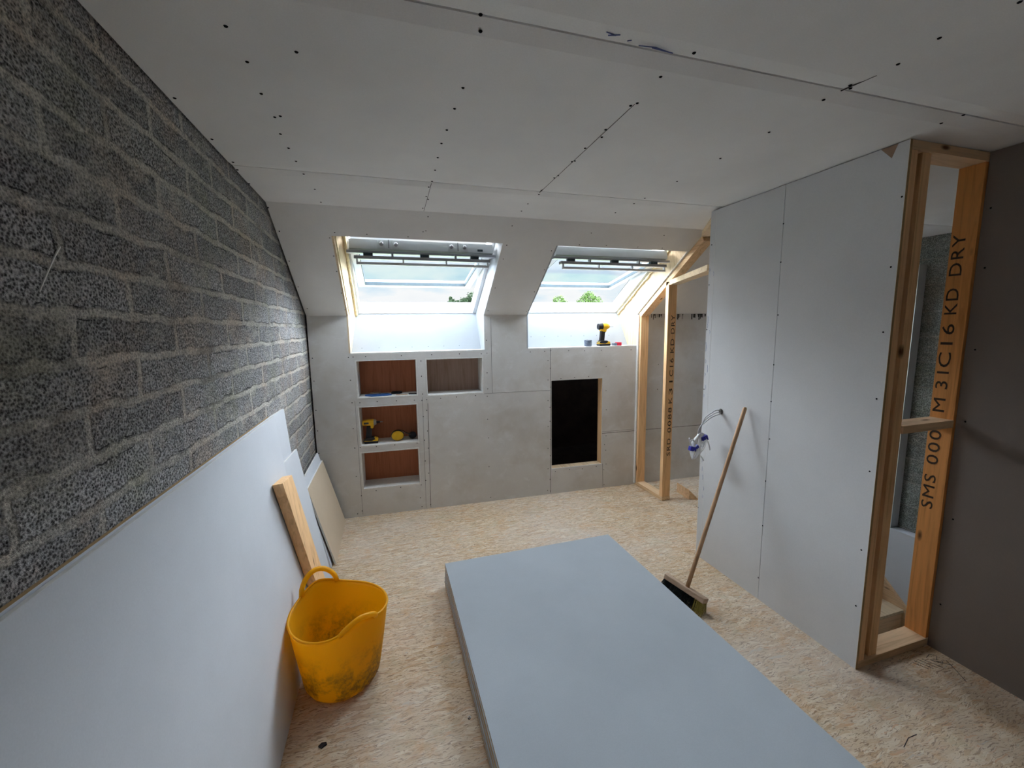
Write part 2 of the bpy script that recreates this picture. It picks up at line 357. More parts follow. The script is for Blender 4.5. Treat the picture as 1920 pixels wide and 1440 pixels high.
# ------------------------------------------------------------------ floor, block wall, closing walls
bm = NB()
cellwall(bm, [LX-.2, 2.20, 2.78, 3.40, GX+.2], [-2.3, -.6, 1.36, 2.40, 3.40, 6.3], [(2.78, 9, -.6, 1.36), (2.20, 9, 1.36, 2.40), (3.40, 9, -.6, 3.40)], lambda u, v, d: (u, v, -d), .022)
floor = struct('floor', bm, 'osb', 'bare strand board floor with pencil notes')
for pts in ([(2.40, 1.20), (2.425, 1.15)], [(2.42, 1.205), (2.45, 1.145)], [(2.445, 1.205), (2.475, 1.14)], [(2.468, 1.20), (2.50, 1.135)],
            [(2.50, 1.20), (2.54, 1.21), (2.56, 1.19), (2.53, 1.175), (2.50, 1.185), (2.53, 1.15), (2.55, 1.165)], [(2.57, 1.16), (2.535, 1.10), (2.50, 1.05)], [(2.52, 1.17), (2.56, 1.13)],
            [(1.87, .93), (1.93, .95), (1.98, .95)], [(1.60, 1.16), (1.62, 1.20)], [(1.62, 1.15), (1.64, 1.19)]):
    scribble(floor, [(x, y, .0002) for x, y in pts], .0012, 'pencil', 'pencil_mark')
bm = NB(); box(bm, LX-.2, LX, -2.3, 6.3, -.3, 2.75)
wl = struct('wall_left', bm, 'block', 'bare rough block wall')
scribble(wl, [(LX, 1.12, 1.843), (LX, 1.10, 1.82), (LX, 1.07, 1.78), (LX, 1.045, 1.745)], .0022, 'edge', 'chalk_mark')
bm = NB(); box(bm, GX, GX+.2, -2.3, 6.3, -1.6, 2.75)
struct('wall_gable', bm, 'gable', 'grey block wall beyond the stairwell')
bm = NB(); box(bm, LX-.2, GX+.2, -2.5, -2.3, -1.6, 2.75)
struct('wall_back', bm, 'pb', 'plasterboarded wall behind the viewpoint')

# ------------------------------------------------------------------ ceiling with tapered board joints
J1, J2 = 1.082, 2.268
def ceil_z(y):
    z = H
    for j in (J1, J2):
        d = abs(y-j)
        if d < .0035: z = max(z, H+.012)
        elif d < .062: z = max(z, H+.0065*(1-(d-.0025)/.06))
    return z
ys = sorted([-2.3, SY]+[j+k for j in (J1, J2) for k in (-.0625, -.045, -.0036, -.0034, .0034, .0036, .045, .0625)])
bm = NB(); cellwall(bm, [LX+.012, 1.0, GX], ys, [], lambda u, v, d: (u, v, (ceil_z(v) if d == 0 else H+.0125)), .0125)
ceiling = struct('ceiling', bm, 'pbc', 'flat plasterboard ceiling')
KNEE_SCREWS=[(-0.602,3.809,1.442),(-0.603,3.810,1.248),(-0.606,3.810,0.997),(-0.606,3.810,0.817),(-0.610,3.810,0.618),(-0.315,3.798,1.242),(-0.314,3.798,1.045),(-0.319,3.799,0.815),(-0.316,3.798,0.640),(-0.320,3.799,0.380),(-0.288,3.797,0.197),(-0.289,3.797,0.053),(-0.329,3.799,0.031),(-0.319,3.799,1.439),(-0.281,3.797,1.441),(-0.179,3.793,1.442),(0.119,3.782,1.441),(0.382,3.771,1.441),(0.632,3.762,1.441),(0.834,3.754,1.436),(0.286,3.775,1.388),(0.285,3.775,1.251),(0.287,3.775,1.089),(0.279,3.775,1.031),(-0.250,3.796,1.041),(-0.106,3.790,1.043),(0.057,3.784,1.040),(0.213,3.778,1.037),(-0.271,3.797,0.640),(-0.135,3.791,0.639),(0.023,3.785,0.639),(0.220,3.778,0.639),(0.318,3.774,0.938),(0.317,3.774,0.745),(0.285,3.775,0.881),(0.286,3.775,0.661),(0.317,3.774,0.583),(0.285,3.775,0.464),(0.311,3.774,0.344),(0.282,3.775,0.278),(0.239,3.777,0.238),(-0.160,3.792,0.229),(0.055,3.784,0.236),(0.227,3.777,0.115),(0.237,3.777,0.027),(0.317,3.774,0.037),(0.322,3.774,1.036),(0.447,3.769,1.041),(0.592,3.763,1.045),(0.770,3.756,1.048),(0.881,3.752,1.036),(0.887,3.752,1.105),(0.884,3.752,1.257),(0.887,3.752,1.441),(0.885,3.752,1.559),(0.879,3.752,0.815),(0.885,3.752,0.633),(0.882,3.752,0.350),(0.891,3.752,0.039),(1.307,3.736,1.439),(1.452,3.730,1.441),(1.513,3.728,1.446),(1.699,3.720,1.441),(1.868,3.714,1.436),(2.048,3.707,1.434),(2.378,3.694,1.431),(1.485,3.729,1.350),(1.508,3.728,1.275),(1.485,3.729,1.162),(1.509,3.728,1.090),(1.484,3.729,0.958),(1.504,3.728,0.890),(1.504,3.728,0.750),(1.484,3.729,0.700),(1.506,3.728,0.567),(1.482,3.729,0.478),(1.505,3.728,0.399),(1.482,3.729,0.267),(1.502,3.728,0.154),(1.476,3.729,0.041),(1.506,3.728,0.030),(2.104,3.705,1.271),(2.105,3.705,1.024),(2.112,3.704,0.826),(2.113,3.704,0.552),(2.098,3.705,0.463),(2.112,3.704,0.401),(2.118,3.704,0.253),(2.093,3.705,0.194),(2.099,3.705,0.031),(1.619,3.724,1.169),(1.763,3.718,1.173),(1.913,3.712,1.176),(1.559,3.726,0.229),(1.713,3.720,0.236),(1.852,3.715,0.228),(2.008,3.708,0.238),(2.700,3.682,1.270),(2.697,3.682,1.008),(2.698,3.682,0.733),(2.698,3.682,0.617),(2.693,3.682,0.575),(2.694,3.682,0.400),(2.669,3.683,0.176),(2.662,3.683,0.150)]
SLOPE_SCREWS=[(0.875,2.856,2.367),(0.878,3.010,2.268),(0.885,3.132,2.189),(1.243,3.039,2.246),(1.256,3.218,2.130),(1.252,3.453,1.976),(1.258,3.692,1.820),(1.492,2.874,2.354),(2.110,2.858,2.363),(1.446,2.976,2.287),(1.671,2.968,2.291),(1.950,2.968,2.290),(2.177,2.966,2.290),(2.716,3.302,2.053),(-0.620,2.832,2.383),(-0.604,2.992,2.286),(-0.607,3.230,2.142),(-0.607,3.474,1.994),(-0.596,3.717,1.847),(-0.313,3.722,1.837),(-0.314,3.528,1.956),(-0.317,3.308,2.091),(-0.316,3.170,2.176),(-0.319,3.024,2.266),(-0.282,2.981,2.292),(-0.086,2.981,2.291),(0.177,2.984,2.288),(0.274,2.939,2.316),(0.292,2.930,2.321),(0.299,2.826,2.386),(0.879,3.010,2.267),(0.885,3.132,2.189),(0.893,3.424,2.001),(0.893,3.696,1.827)]
CEILING_SCREWS=[(0.257,1.072,2.407),(0.269,1.127,2.407),(0.270,1.383,2.407),(0.264,1.512,2.407),(0.260,1.671,2.407),(0.255,1.790,2.407),(0.257,1.934,2.407),(0.262,2.082,2.407),(0.264,2.236,2.407),(0.256,2.325,2.407),(0.258,2.486,2.407),(0.273,2.536,2.407),(0.258,2.721,2.407),(0.851,1.318,2.407),(0.838,1.338,2.407),(0.842,1.514,2.407),(0.859,1.574,2.407),(0.841,1.683,2.407),(0.857,1.816,2.407),(0.848,1.827,2.407),(0.855,2.002,2.407),(0.848,2.036,2.407),(0.854,2.231,2.407),(0.865,2.300,2.407),(0.861,2.479,2.407),(0.872,2.637,2.407),(0.834,1.170,2.407),(1.490,1.925,2.407),(1.492,2.210,2.407),(1.492,2.321,2.407),(1.486,2.527,2.407),(-0.337,1.276,2.407),(-0.330,1.416,2.407),(-0.337,1.581,2.407),(-0.313,1.718,2.407),(-0.333,1.731,2.407),(-0.344,1.864,2.407),(-0.342,1.992,2.407),(-0.340,2.130,2.407),(-0.607,1.680,2.407),(-0.607,1.979,2.407),(-0.606,2.209,2.407),(-0.617,2.303,2.407),(-0.336,2.286,2.407),(-0.622,2.494,2.407),(-0.320,2.504,2.407),(-0.322,2.737,2.407),(-0.191,1.335,2.407),(0.855,1.052,2.407),(1.446,0.827,2.407),(1.469,0.934,2.407),(1.474,0.692,2.407),(1.450,1.136,2.407),(1.476,1.368,2.407),(1.484,1.625,2.407),(1.447,1.050,2.407),(1.466,1.062,2.407),(2.056,1.077,2.407),(2.055,1.140,2.407)]
PARTITION_SCREWS=[(2.091,1.810,2.202),(2.091,1.810,2.000),(2.091,1.805,1.714),(2.091,1.810,1.436),(2.091,1.811,1.225),(2.091,1.805,1.006),(2.091,1.812,0.750),(2.091,1.811,0.473),(2.091,1.816,0.136),(2.091,2.328,2.190),(2.091,2.335,1.932),(2.091,2.337,1.635),(2.091,2.338,1.225),(2.091,2.342,0.362),(2.091,1.266,2.182),(2.091,1.280,1.899),(2.091,1.284,1.621),(2.091,1.283,1.324),(2.091,1.281,0.987),(2.091,1.282,0.602),(2.091,1.281,0.317)]
RIGHT_SCREWS=[(2.607,1.230,2.161),(2.607,1.224,1.901),(2.607,1.220,1.532),(2.607,1.221,1.191),(2.607,1.219,0.704),(2.607,1.224,0.249)]
screws(ceiling, CEILING_SCREWS, (0, 0, -1), .0055)
Z1 = H
strip(ceiling, [(.857, J2, Z1), (.846, 1.325, Z1)], .0022, (0, 0, -1))
strip(ceiling, [(.264, 2.27, Z1), (.270, SY-.01, Z1)], .0022, (0, 0, -1))
strip(ceiling, [(1.452, J1, Z1), (1.47, .99, Z1)], .003, (0, 0, -1))
for pts in ([(-.02, 1.03), (.0, 1.035), (.02, 1.03)], [(.58, 1.045), (.61, 1.05), (.59, 1.055), (.62, 1.045)], [(.69, 1.068), (.74, 1.062), (.80, 1.07), (.73, 1.066)], [(.65, 1.06), (.66, 1.055)], [(.05, 1.055), (.07, 1.045), (.09, 1.055)]):
    scribble(ceiling, [(x, y, H+.001) for x, y in pts], .0014, 'blueink', 'printed_mark')
bm = NB(); prism(bm, [(2.40, 1.03, H-.0005), (2.52, 1.04, H-.0005), (2.56, 1.0, H-.0005), (2.47, .97, H-.0005)], (0, 0, .001)); mk('torn_patch', bm, 'torn', ceiling)

# ------------------------------------------------------------------ window wall: low wall and slope, with openings
W = {1: dict(a=(-.294, -.300), b=(.846, .866), f=(-.252, .858)), 2: dict(a=(1.276, 1.286), b=(2.435, 2.440), f=(1.295, 2.405)), 3: dict(a=(3.52, 3.52), b=(4.38, 4.38), f=(3.54, 4.36))}  # third window is added out of view to light the stairwell
LEDGE = 1.474
NICHES = [(-.272, .252, 1.072, 1.415), (.322, .853, 1.062, 1.410), (-.274, .243, .641, 1.010), (-.277, .240, .244, .598)]
HATCH = (1.520, 2.067, .260, 1.153)
X0 = LX+.014
xs = sorted(set([X0, GX]+[v for i in W for v in (W[i]['a'][1], W[i]['b'][1])]+[v for n in NICHES+[HATCH] for v in n[:2]]))
zs = sorted(set([0, LEDGE, K]+[v for n in NICHES+[HATCH] for v in n[2:]]))
holes = [(W[i]['a'][1], W[i]['b'][1], LEDGE, K+.01) for i in W]+NICHES+[HATCH]
bm = NB(); cellwall(bm, xs, zs, holes, lambda u, v, d: V((u, ky(u), v))+EY*d, .0125)
wf = struct('wall_far', bm, 'pbw', 'low plasterboard wall under the roof windows')
NF = -EY
def kp(x, z): return V((x, ky(x), z))
screws(wf, [p for p in KNEE_SCREWS][:99], NF)
for pts, wd in (([(.930, 1.77), (.930, 1.062)], .002), ([(.853, 1.062), (.93, 1.062), (1.51, 1.061)], .0018), ([(.330, 1.0), (.318, .01)], .0035), ([(.285, 1.06), (.275, .01)], .002), ([(1.510, LEDGE-.005), (1.508, .01)], .0035),
                ([(2.067, .583), (2.445, .583)], .004), ([(2.55, .585), (3.6, .585)], .004), ([(2.078, .26), (2.085, .01)], .003), ([(-.29, 1.06), (-.285, .02)], .0018), ([(2.07, .60), (2.44, .60)], .002)):
    strip(wf, [kp(*p) for p in pts], wd, NF)
bm = NB()
for k in range(46):
    x = 2.58+random.random()*.9; h = .012+random.random()*.05
    obox(bm, kp(x, K-h-.004)+NF*.0006, EX*(.004+random.random()*.012), EY*.0005, V((0, 0, h)))
mk('torn_paper_fringe', bm, 'gap', wf)
# niche linings and backs
for i, (a, b, c, d) in enumerate(NICHES):
    D, T = .235, .0125
    bm = NB()
    def seg(x0, x1, z0, z1):
        p = kp(x0, z0)-EY*.0006; obox(bm, p, EX*(x1-x0), EY*D, V((0, 0, z1-z0)))
    seg(a+.001, a+T, c, d); seg(b-T, b-.001, c, d); seg(a+T, b-T, d-T, d-.001); seg(a+T, b-T, c+.001, c+T)
    mk('niche_lining', bm, 'edge', wf)
    bm = NB(); obox(bm, kp(a, c)+EY*D, EX*(b-a), EY*.006, V((0, 0, d-c)))
    o = mk('niche_back', bm, 'redgrey' if i == 1 else 'red', wf); o['label'] = 'dusty grey-brown hardboard back' if i == 1 else 'red-brown hardboard back'
scribble(wf, [kp(.02, .93)+EY*.234, kp(.10, .945)+EY*.234, kp(.20, .945)+EY*.234], .0015, 'tan', 'scratch')
# hatch framing
a, b, c, d = HATCH
bm = NB(); obox(bm, kp(b-.002, c)+EY*.013, EX*.045, EY*.088, V((0, 0, d-c))); mk('hatch_stud', bm, 'wz', wf)
bm = NB(); obox(bm, kp(a, c-.043)+EY*.013, EX*(b-a+.04), EY*.088, V((0, 0, .045))); mk('hatch_sill', bm, 'wpale', wf)
bm = NB(); obox(bm, kp(a-.043, c)+EY*.013, EX*.045, EY*.088, V((0, 0, d-c))); mk('hatch_stud', bm, 'wz', wf)
# slope
def xl(i): return W[i]['a'], W[i]['b']
ulines = [(X0, X0)]+[q for i in (1, 2, 3) for q in xl(i)]+[(GX, GX)]
bm = NB()
TT = .213
cellwall(bm, list(range(len(ulines))), [0, TT, 1.0], [(1, 2, TT, 1), (3, 4, TT, 1), (5, 6, TT, 1)],
         lambda u, v, d: slope_pt(ulines[u][0]+(ulines[u][1]-ulines[u][0])*(max(v, TT)-TT)/(1-TT), v)+SN*d, .0125)
sl = struct('wall_slope', bm, 'pbc', 'sloping plasterboard ceiling around the roof windows')
screws(sl, SLOPE_SCREWS, -SN)
# cavity, roof shell
bm = NB(); box(bm, LX, GX, YD+.03, 5.2, .001, .012); struct('eaves_shade_sheet', bm, 'dark', 'dark sheet standing in for shade over the eaves floor')  # painted shade: near-black sheet covers the floor boards behind the hatch
bm = NB()
R0 = V((0, 2.94, 2.644))
def roof_pt(x, s): return V((x, R0.y, R0.z))+SD*s
S_T, S_B = None, None
def frame_corner(i, top, d):       # frame plane points, d = distance behind the slope face
    kyc = ky((W[i]['f'][0]+W[i]['f'][1])/2)
    base = V((0, kyc+.30, 1.815)); p = base if not top else base-SD*1.01
    return p+SN*(d-.18)
s_of = lambda p: (V((0, p.y, p.z))-R0).dot(SD)
ss = sorted([-.02, 3.9]+[round(s_of(frame_corner(i, t, .28))+(-.05 if t else .05), 4) for i in W for t in (True, False)])
rh = [(W[i]['f'][0], W[i]['f'][1], s_of(frame_corner(i, True, .28))-.05, s_of(frame_corner(i, False, .28))+.05) for i in W]
xs = sorted([LX-.2, GX+.2]+[v for i in W for v in W[i]['f']])
cellwall(bm, xs, ss, rh, lambda u, v, d: roof_pt(u, v)+SN*d, .03)
box(bm, LX-.2, GX+.2, -2.5, 2.95, 2.644, 2.68)
p = roof_pt(0, 3.9); box(bm, LX-.2, GX+.2, p.y-.05, p.y+.1, -.4, p.z+.02)
struct('roof_outer', bm, 'tile', 'slate roof shell outside')
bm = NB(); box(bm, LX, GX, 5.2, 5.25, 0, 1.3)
struct('wall_eaves', bm, 'dark', 'dark back wall of the eaves void')  # near-black wall closing the back of the void

# ------------------------------------------------------------------ roof windows
def window(i, handle=True):
    xa, xb = W[i]['f']; xm = (xa+xb)/2; kyc = ky(xm)
    g = thing('window_%d' % i, V((xm, kyc, LEDGE)), ['', 'left open roof window above the shelf niches', 'right open roof window with the drill on its ledge', 'added unseen roof window lighting the stairwell'][i], 'window', kind='structure')
    fb, ft = frame_corner(i, False, .18), frame_corner(i, True, .18)
    at_, bt = W[i]['a'][0], W[i]['b'][0]; ab, bb = W[i]['a'][1], W[i]['b'][1]
    top_a, top_b = slope_pt(at_, TT), slope_pt(bt, TT)
    kna, knb = slope_pt(ab, 1), slope_pt(bb, 1)
    lb = V((0, kyc+.145, LEDGE))           # back of the ledge
    # ledge and splayed board under the window
    T = .0125
    bm = NB(); obox(bm, V((ab, ky(ab)-.0006, LEDGE-T)), EX*(bb-ab), EY*.16, V((0, 0, T))); mk('ledge_board', bm, 'edge', g)
    bm = NB()
    pa = [V((ab, lb.y, LEDGE)), V((bb, lb.y, LEDGE)), V((xb, fb.y, fb.z)), V((xa, fb.y, fb.z))]
    nn = (pa[1]-pa[0]).cross(pa[3]-pa[0]).normalized()
    if nn.y < 0: nn = -nn
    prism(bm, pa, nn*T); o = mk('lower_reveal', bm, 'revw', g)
    screws(o, [V((ab+(bb-ab)*(k+.6)/8, lb.y+.036 if i == 2 else lb.y+.016, LEDGE+.105 if i == 2 else LEDGE+.035))-g.location for k in range(7)], -nn, .003)
    # side reveals
    ftu = frame_corner(i, True, .18)
    for side, xt, xk, xf in ((-1, at_, ab, xa), (1, bt, bb, xb)):
        bm = NB()
        P = [V((xt, top_a.y, top_a.z)), V((xk, ky(xk), K)), V((xk, ky(xk), LEDGE)), V((xk, lb.y, LEDGE)), V((xf, fb.y, fb.z)), V((xf, ftu.y, ftu.z))]
        tri = [P[0], P[1], P[4], P[5]]; prism(bm, tri, (side*T, 0, 0)); prism(bm, [P[1], P[2], P[3], P[4]], (side*T, 0, 0))
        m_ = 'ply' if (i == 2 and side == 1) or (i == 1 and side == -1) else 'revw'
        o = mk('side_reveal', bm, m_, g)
        if m_ == 'ply': o['label'] = 'bare timber side of the opening'
        if (i, side) in ((1, -1), (2, 1)):
            bm = NB(); pts = smooth_path([P[5]+(P[4]-P[5])*t+V((side*-.004, -.016, -.012)) for t in [0, .2, .4, .6, .8, 1]], 8)
            tube(bm, [q+V((0, random.uniform(-.004, .004), random.uniform(-.004, .004))) for q in pts], .013, 7, rs=[random.uniform(.008, .016) for _ in pts])
            mk('foam_bead', bm, 'foam', g, smooth=True)
        if (i, side) == (1, -1):
            bm = NB(); prism(bm, [P[0]+V((0, .03, .005)), P[1]+V((0, .03, .01)), P[1]+V((.0, .075, .03)), P[0]+V((0, .09, .03))], (.012, 0, 0)); mk('packer', bm, 'foam', g)
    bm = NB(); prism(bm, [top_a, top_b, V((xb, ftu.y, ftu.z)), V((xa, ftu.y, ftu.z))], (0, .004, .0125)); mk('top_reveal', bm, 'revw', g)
    # fixed frame
    FT = .12; Fw = .032
    def fr(bm, x0, x1, s0, s1, d0, d1, base):
        q = V((x0, base.y, base.z))+SD*s0+SN*d0
        obox(bm, q, V((x1-x0, 0, 0)), SD*(s1-s0), SN*(d1-d0))
    L = (fb-ft).length
    bm = NB()
    fr(bm, xa, xa+Fw, -.03, L+.03, 0, FT, ft); fr(bm, xb-Fw, xb, -.03, L+.03, 0, FT, ft)
    fr(bm, xa+Fw, xb-Fw, L-.012, L+.03, 0, FT, ft); fr(bm, xa+Fw, xb-Fw, -.03, .012, .03, FT, ft)
    mk('window_frame', bm, 'upvc', g, bevel=.002)
    bm = NB(); fr(bm, xa+Fw, xb-Fw, L-.014, L-.004, FT-.03, FT+.004, ft); mk('sill_gasket', bm, 'alu', g)
    # sash, tipped open about its middle
    tilt = math.radians(10.3); d1 = V((0, math.cos(tilt), -math.sin(tilt))); n1 = V((0, math.sin(tilt), math.cos(tilt)))
    o0 = V((0, kyc-.520, 2.232)); SL = .925
    sx0, sx1 = xa+.034, xb-.034
    def sb(bm, x0, x1, s0, s1, h0, h1):
        obox(bm, V((x0, o0.y, o0.z))+d1*s0+n1*h0, V((x1-x0, 0, 0)), d1*(s1-s0), n1*(h1-h0))
    bm = NB()
    sb(bm, sx0, sx0+.058, .0, SL, 0, .055); sb(bm, sx1-.058, sx1, .0, SL, 0, .055)
    sb(bm, sx0+.058, sx1-.058, SL-.062, SL, 0, .055); sb(bm, sx0+.0, sx1, -.045, .06, .0, .070)
    sash = mk('sash', bm, 'upvc', g, bevel=.002)
    bm = NB(); sb(bm, sx0+.05, sx1-.05, .05, SL-.055, .026, .032); mk('pane', bm, 'glass', sash)
    bm = NB()
    for q in ((sx0+.058, sx0+.063, .06, SL-.062), (sx1-.063, sx1-.058, .06, SL-.062), (sx0+.058, sx1-.058, SL-.067, SL-.062)): sb(bm, *q, .002, .03)
    mk('seal', bm, 'rubber', sash)
    if i == 1:
        for c0 in (sx0+.27, sx1-.27):
            for dx in (-.05, .05):
                bm = NB(); sb(bm, c0+dx-.028, c0+dx+.028, -.049, -.044, .008, .062); mk('catch_plate', bm, 'upvc', sash, bevel=.002)
                bm = NB(); q = V((c0+dx, o0.y, o0.z))+d1*-.055+n1*.036
                bmesh.ops.create_uvsphere(bm, u_segments=12, v_segments=8, radius=.015, matrix=Matrix.Translation(q)); mk('catch_knob', bm, 'alu', sash, smooth=True)
            bm = NB(); sb(bm, c0-.002, c0+.002, -.05, -.044, .01, .07); mk('slot', bm, 'rubber', sash)
        bm = NB(); sb(bm, sx1-.12, sx1-.08, -.05, -.044, .012, .026); mk('slot', bm, 'rubber', sash)
    # ventilation bar hanging below the sash head
    cb = V((0, o0.y-.03, 0))
    bm = NB(); box(bm, sx0-.02, sx1+.02, cb.y-.02, cb.y+.03, o0.z-.022, o0.z-.004); mk('vent_flap', bm, 'alu', g, bevel=.002)
    bm = NB(); box(bm, sx0+.03, sx1-.03, cb.y-.045, cb.y+.005, o0.z-.066, o0.z-.044); mk('control_bar', bm, 'alu', g, bevel=.002)
    bm = NB(); box(bm, sx0+.045, sx1-.045, cb.y-.05, cb.y-.02, o0.z-.105, o0.z-.088)
    for t in (0, .335, .665, 1): xx = sx0+.045+(sx1-sx0-.10)*t; box(bm, xx, xx+.010, cb.y-.045, cb.y-.025, o0.z-.09, o0.z-.062)
    mk('grip_rail', bm, 'upvc', g, bevel=.001)
    for t in (.12, .5, .86):
        xx = sx0+(sx1-sx0)*t; bm = NB(); box(bm, xx-.032, xx+.032, cb.y-.032, cb.y, o0.z-.047, o0.z-.02); box(bm, xx-.018, xx+.018, cb.y-.045, cb.y-.03, o0.z-.04, o0.z-.028); mk('hinge', bm, 'rubber', g, bevel=.002)
    for t in (.28, .72):
        xx = sx0+(sx1-sx0)*t; bm = NB(); box(bm, xx-.007, xx+.007, cb.y-.03, cb.y, o0.z-.05, o0.z-.018); mk('bracket', bm, 'alu', g)
    return g
for i in (1, 2, 3): window(i)

# ------------------------------------------------------------------ partition on the right
def part_d(y):
    d = abs(y-1.8105); return .006 if d < .0012 else 0
ysp = [OY, 1.8092, 1.8094, 1.8116, 1.8118, PE]
bm = NB(); cellwall(bm, ysp, [0, H-.004], [], lambda u, v, d: (PX_+(part_d(u) if d == 0 else .0125), u, v), .0125)
wp = struct('wall_partition', bm, 'pb', 'short plasterboard partition facing the room')
screws(wp, PARTITION_SCREWS, (-1, 0, 0), .0045)
bm = NB(); box(bm, PX_-.0008, PX_+.0128, PE, PE+.002, 0, H-.004); mk('cut_edge', bm, 'edge', wp)
bm = NB(); box(bm, PX_-.0006, PX_+.012, OY-.0012, OY-.0002, 0, H-.004); mk('cut_edge', bm, 'edgedark', wp)
for y0 in (1.79, 2.296):
    bm = NB(); box(bm, PX_+.013, PX_+.102, y0, y0+.038, .04, H-.042); mk('stud', bm, 'wz', wp)
bm = NB(); box(bm, PX_+.013, PX_+.102, OY+.10, PE-.006, 0, .038); mk('bottom_plate', bm, 'wy', wp)
bm = NB(); box(bm, PX_+.013, PX_+.102, OY+.10, PE-.006, H-.04, H-.002); mk('top_plate', bm, 'wy', wp)
strip(wp, [(PX_, PE-.045, .0), (PX_, PE-.045, H-.01)], .0015, (-1, 0, 0), 'edge', 'tapered_edge')
bm = NB(); prism(bm, [(PX_-.0006, 1.362, H-.004), (PX_-.0006, 1.298, H-.004), (PX_-.0006, 1.318, H-.055)], (.001, 0, 0)); mk('torn_patch', bm, 'torn', wp)
for z, yy, h in ((1.66, 2.335, .03), (1.70, 2.33, .05), (1.62, 2.31, .02), (1.42, 2.335, .03), (1.37, 2.315, .05), (1.33, 2.335, .02), (1.24, 2.325, .03), (1.18, 2.335, .02), (.72, 2.325, .03), (.66, 2.32, .03), (.60, 2.31, .035), (.52, 2.30, .03), (.46, 2.305, .025), (2.0, 2.30, .03), (2.03, 2.335, .02), (1.52, 2.336, .06)):
    scribble(wp, smooth_path([(PX_, yy, z-h/2), (PX_, yy-.006*random.random(), z), (PX_, yy+.004*random.random(), z+h/2)], 3), .0012, 'blueink', 'printed_mark')

# right wall
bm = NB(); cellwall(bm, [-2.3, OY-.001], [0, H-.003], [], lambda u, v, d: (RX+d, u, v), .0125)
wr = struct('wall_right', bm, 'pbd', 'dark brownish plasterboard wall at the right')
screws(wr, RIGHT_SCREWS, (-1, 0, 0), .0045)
for y0 in (1.16, .6, .0, -.6, -1.2, -1.8):
    bm = NB(); box(bm, RX+.013, RX+.10, y0, y0+.038, 0, H-.003); mk('stud', bm, 'wz', wr)

# ------------------------------------------------------------------ lettering on timber
def text_mesh(body, size):
    cu = bpy.data.curves.new('letters', 'FONT'); cu.body = body; cu.size = size; cu.extrude = .0004; cu.offset = .0; cu.space_character = 1.15; cu.resolution_u = 3
    to = bpy.data.objects.new('letters', cu); me = bpy.data.meshes.new_from_object(to); bpy.data.objects.remove(to); return me
def lettering(body, size, o, right, up, parent, fit=1.0):
    me = text_mesh(body, size); xx = [v.co.x for v in me.vertices]; stretch = fit/(max(xx)-min(xx)); right, up = V(right).normalized(), V(up).normalized(); nn = right.cross(up)
    for v in me.vertices: c = v.co.copy(); v.co = V(o)+right*c.x*stretch+up*c.y+nn*c.z
    off = V((0, 0, 0)); q = parent
    while q is not None: off += q.location; q = q.parent
    for v in me.vertices: v.co -= off
    me.materials.append(MT['ink']); ob = bpy.data.objects.new('stamped_lettering', me); COL.objects.link(ob); ob.parent = parent
    return ob

# narrow framed opening between partition and right wall
g = thing('stud_framework', V((2.35, OY, 0)), 'narrow floor-to-ceiling stud frame closing the gap beside the dark right wall', 'timber frame')
def stud(parent, name, x0, x1, y0, y1, z0, z1, m='wz'):
    bm = NB(); box(bm, x0, x1, y0, y1, z0, z1); return mk(name, bm, m, parent, bevel=.0012)
stud(g, 'stud', PX_+.0135, 2.142, OY, OY+.095, .038, H-.042, 'wz')
stud(g, 'stud', 2.1425, 2.1855, OY+.055, OY+.095, .038, H-.042, 'wdark')  # filler stud added behind the gap so the recess turns dark
stud(g, 'stud', 2.186, 2.240, OY+.008, OY+.095, .038, H-.042, 'wz')
rs = stud(g, 'stud', 2.594, 2.632, OY+.003, OY+.095, .038, H-.042, 'wdark'); rs['label'] = 'orange-brown stud stamped with black lettering'
stud(g, 'bottom_plate', PX_+.0135, 2.625, OY, OY+.095, 0, .038, 'wx'); stud(g, 'top_plate', PX_+.0135, 2.625, OY, OY+.095, H-.041, H-.003, 'wx')
stud(g, 'noggin', 2.241, 2.593, OY, OY+.095, 1.155, 1.192, 'wx')
for word, z0, z1 in (('SMS', .72, .895), ('000', .95, 1.125), ('M', 1.215, 1.282), ('31', 1.33, 1.415), ('C16', 1.437, 1.645), ('KD', 1.69, 1.812), ('DRY', 1.870, 2.06)):
    lettering(word, .066, (2.5935, OY+.041, z0), (0, 0, 1), (0, 1, 0), rs, fit=z1-z0)

# stud frame carrying on from the window wall
xs0 = 2.452
g = thing('stud_framework', V((xs0, 3.45, 0)), 'open stud frame by the right roof window, with a raking top plate and a header', 'timber frame')
bm = NB(); obox(bm, (xs0, 3.225, 0), V((.089, 0, 0)), V((0, .462, 0)), V((0, 0, .038))); o = mk('bottom_plate', bm, 'wy', g, bevel=.001)
stud(g, 'stud', xs0+.002, xs0+.089, 3.640, 3.682, .038, 1.775, 'wz')
sb_ = stud(g, 'stud', xs0, xs0+.088, 3.228, 3.268, .038, 2.06, 'wz'); sb_['label'] = 'stud stamped with black lettering'
for word, z0, z1 in (('SRD', .438, .606), ('0088', .663, .904), ('K', .94, .995), ('31', 1.02, 1.151), ('C16', 1.196, 1.364), ('KD', 1.413, 1.54), ('DRY', 1.588, 1.756)):
    lettering(word, .056, (xs0+.076, 3.2275, z0), (0, 0, 1), (-1, 0, 0), sb_, fit=z1-z0)
bm = NB(); a0 = slope_pt(xs0, .985); a1 = slope_pt(xs0, .05)
prism(bm, [a0+V((0, 0, -.004)), a1+V((0, 0, -.004)), a1+V((0, -.02, -.046)), a0+V((0, -.02, -.046))], (.088, 0, 0)); mk('raking_plate', bm, 'wy', g)
bm = NB(); d = (V((2.135, 2.352, 0))-V((2.50, 3.225, 0))); n = V((d.y, -d.x, 0)).normalized()*.088
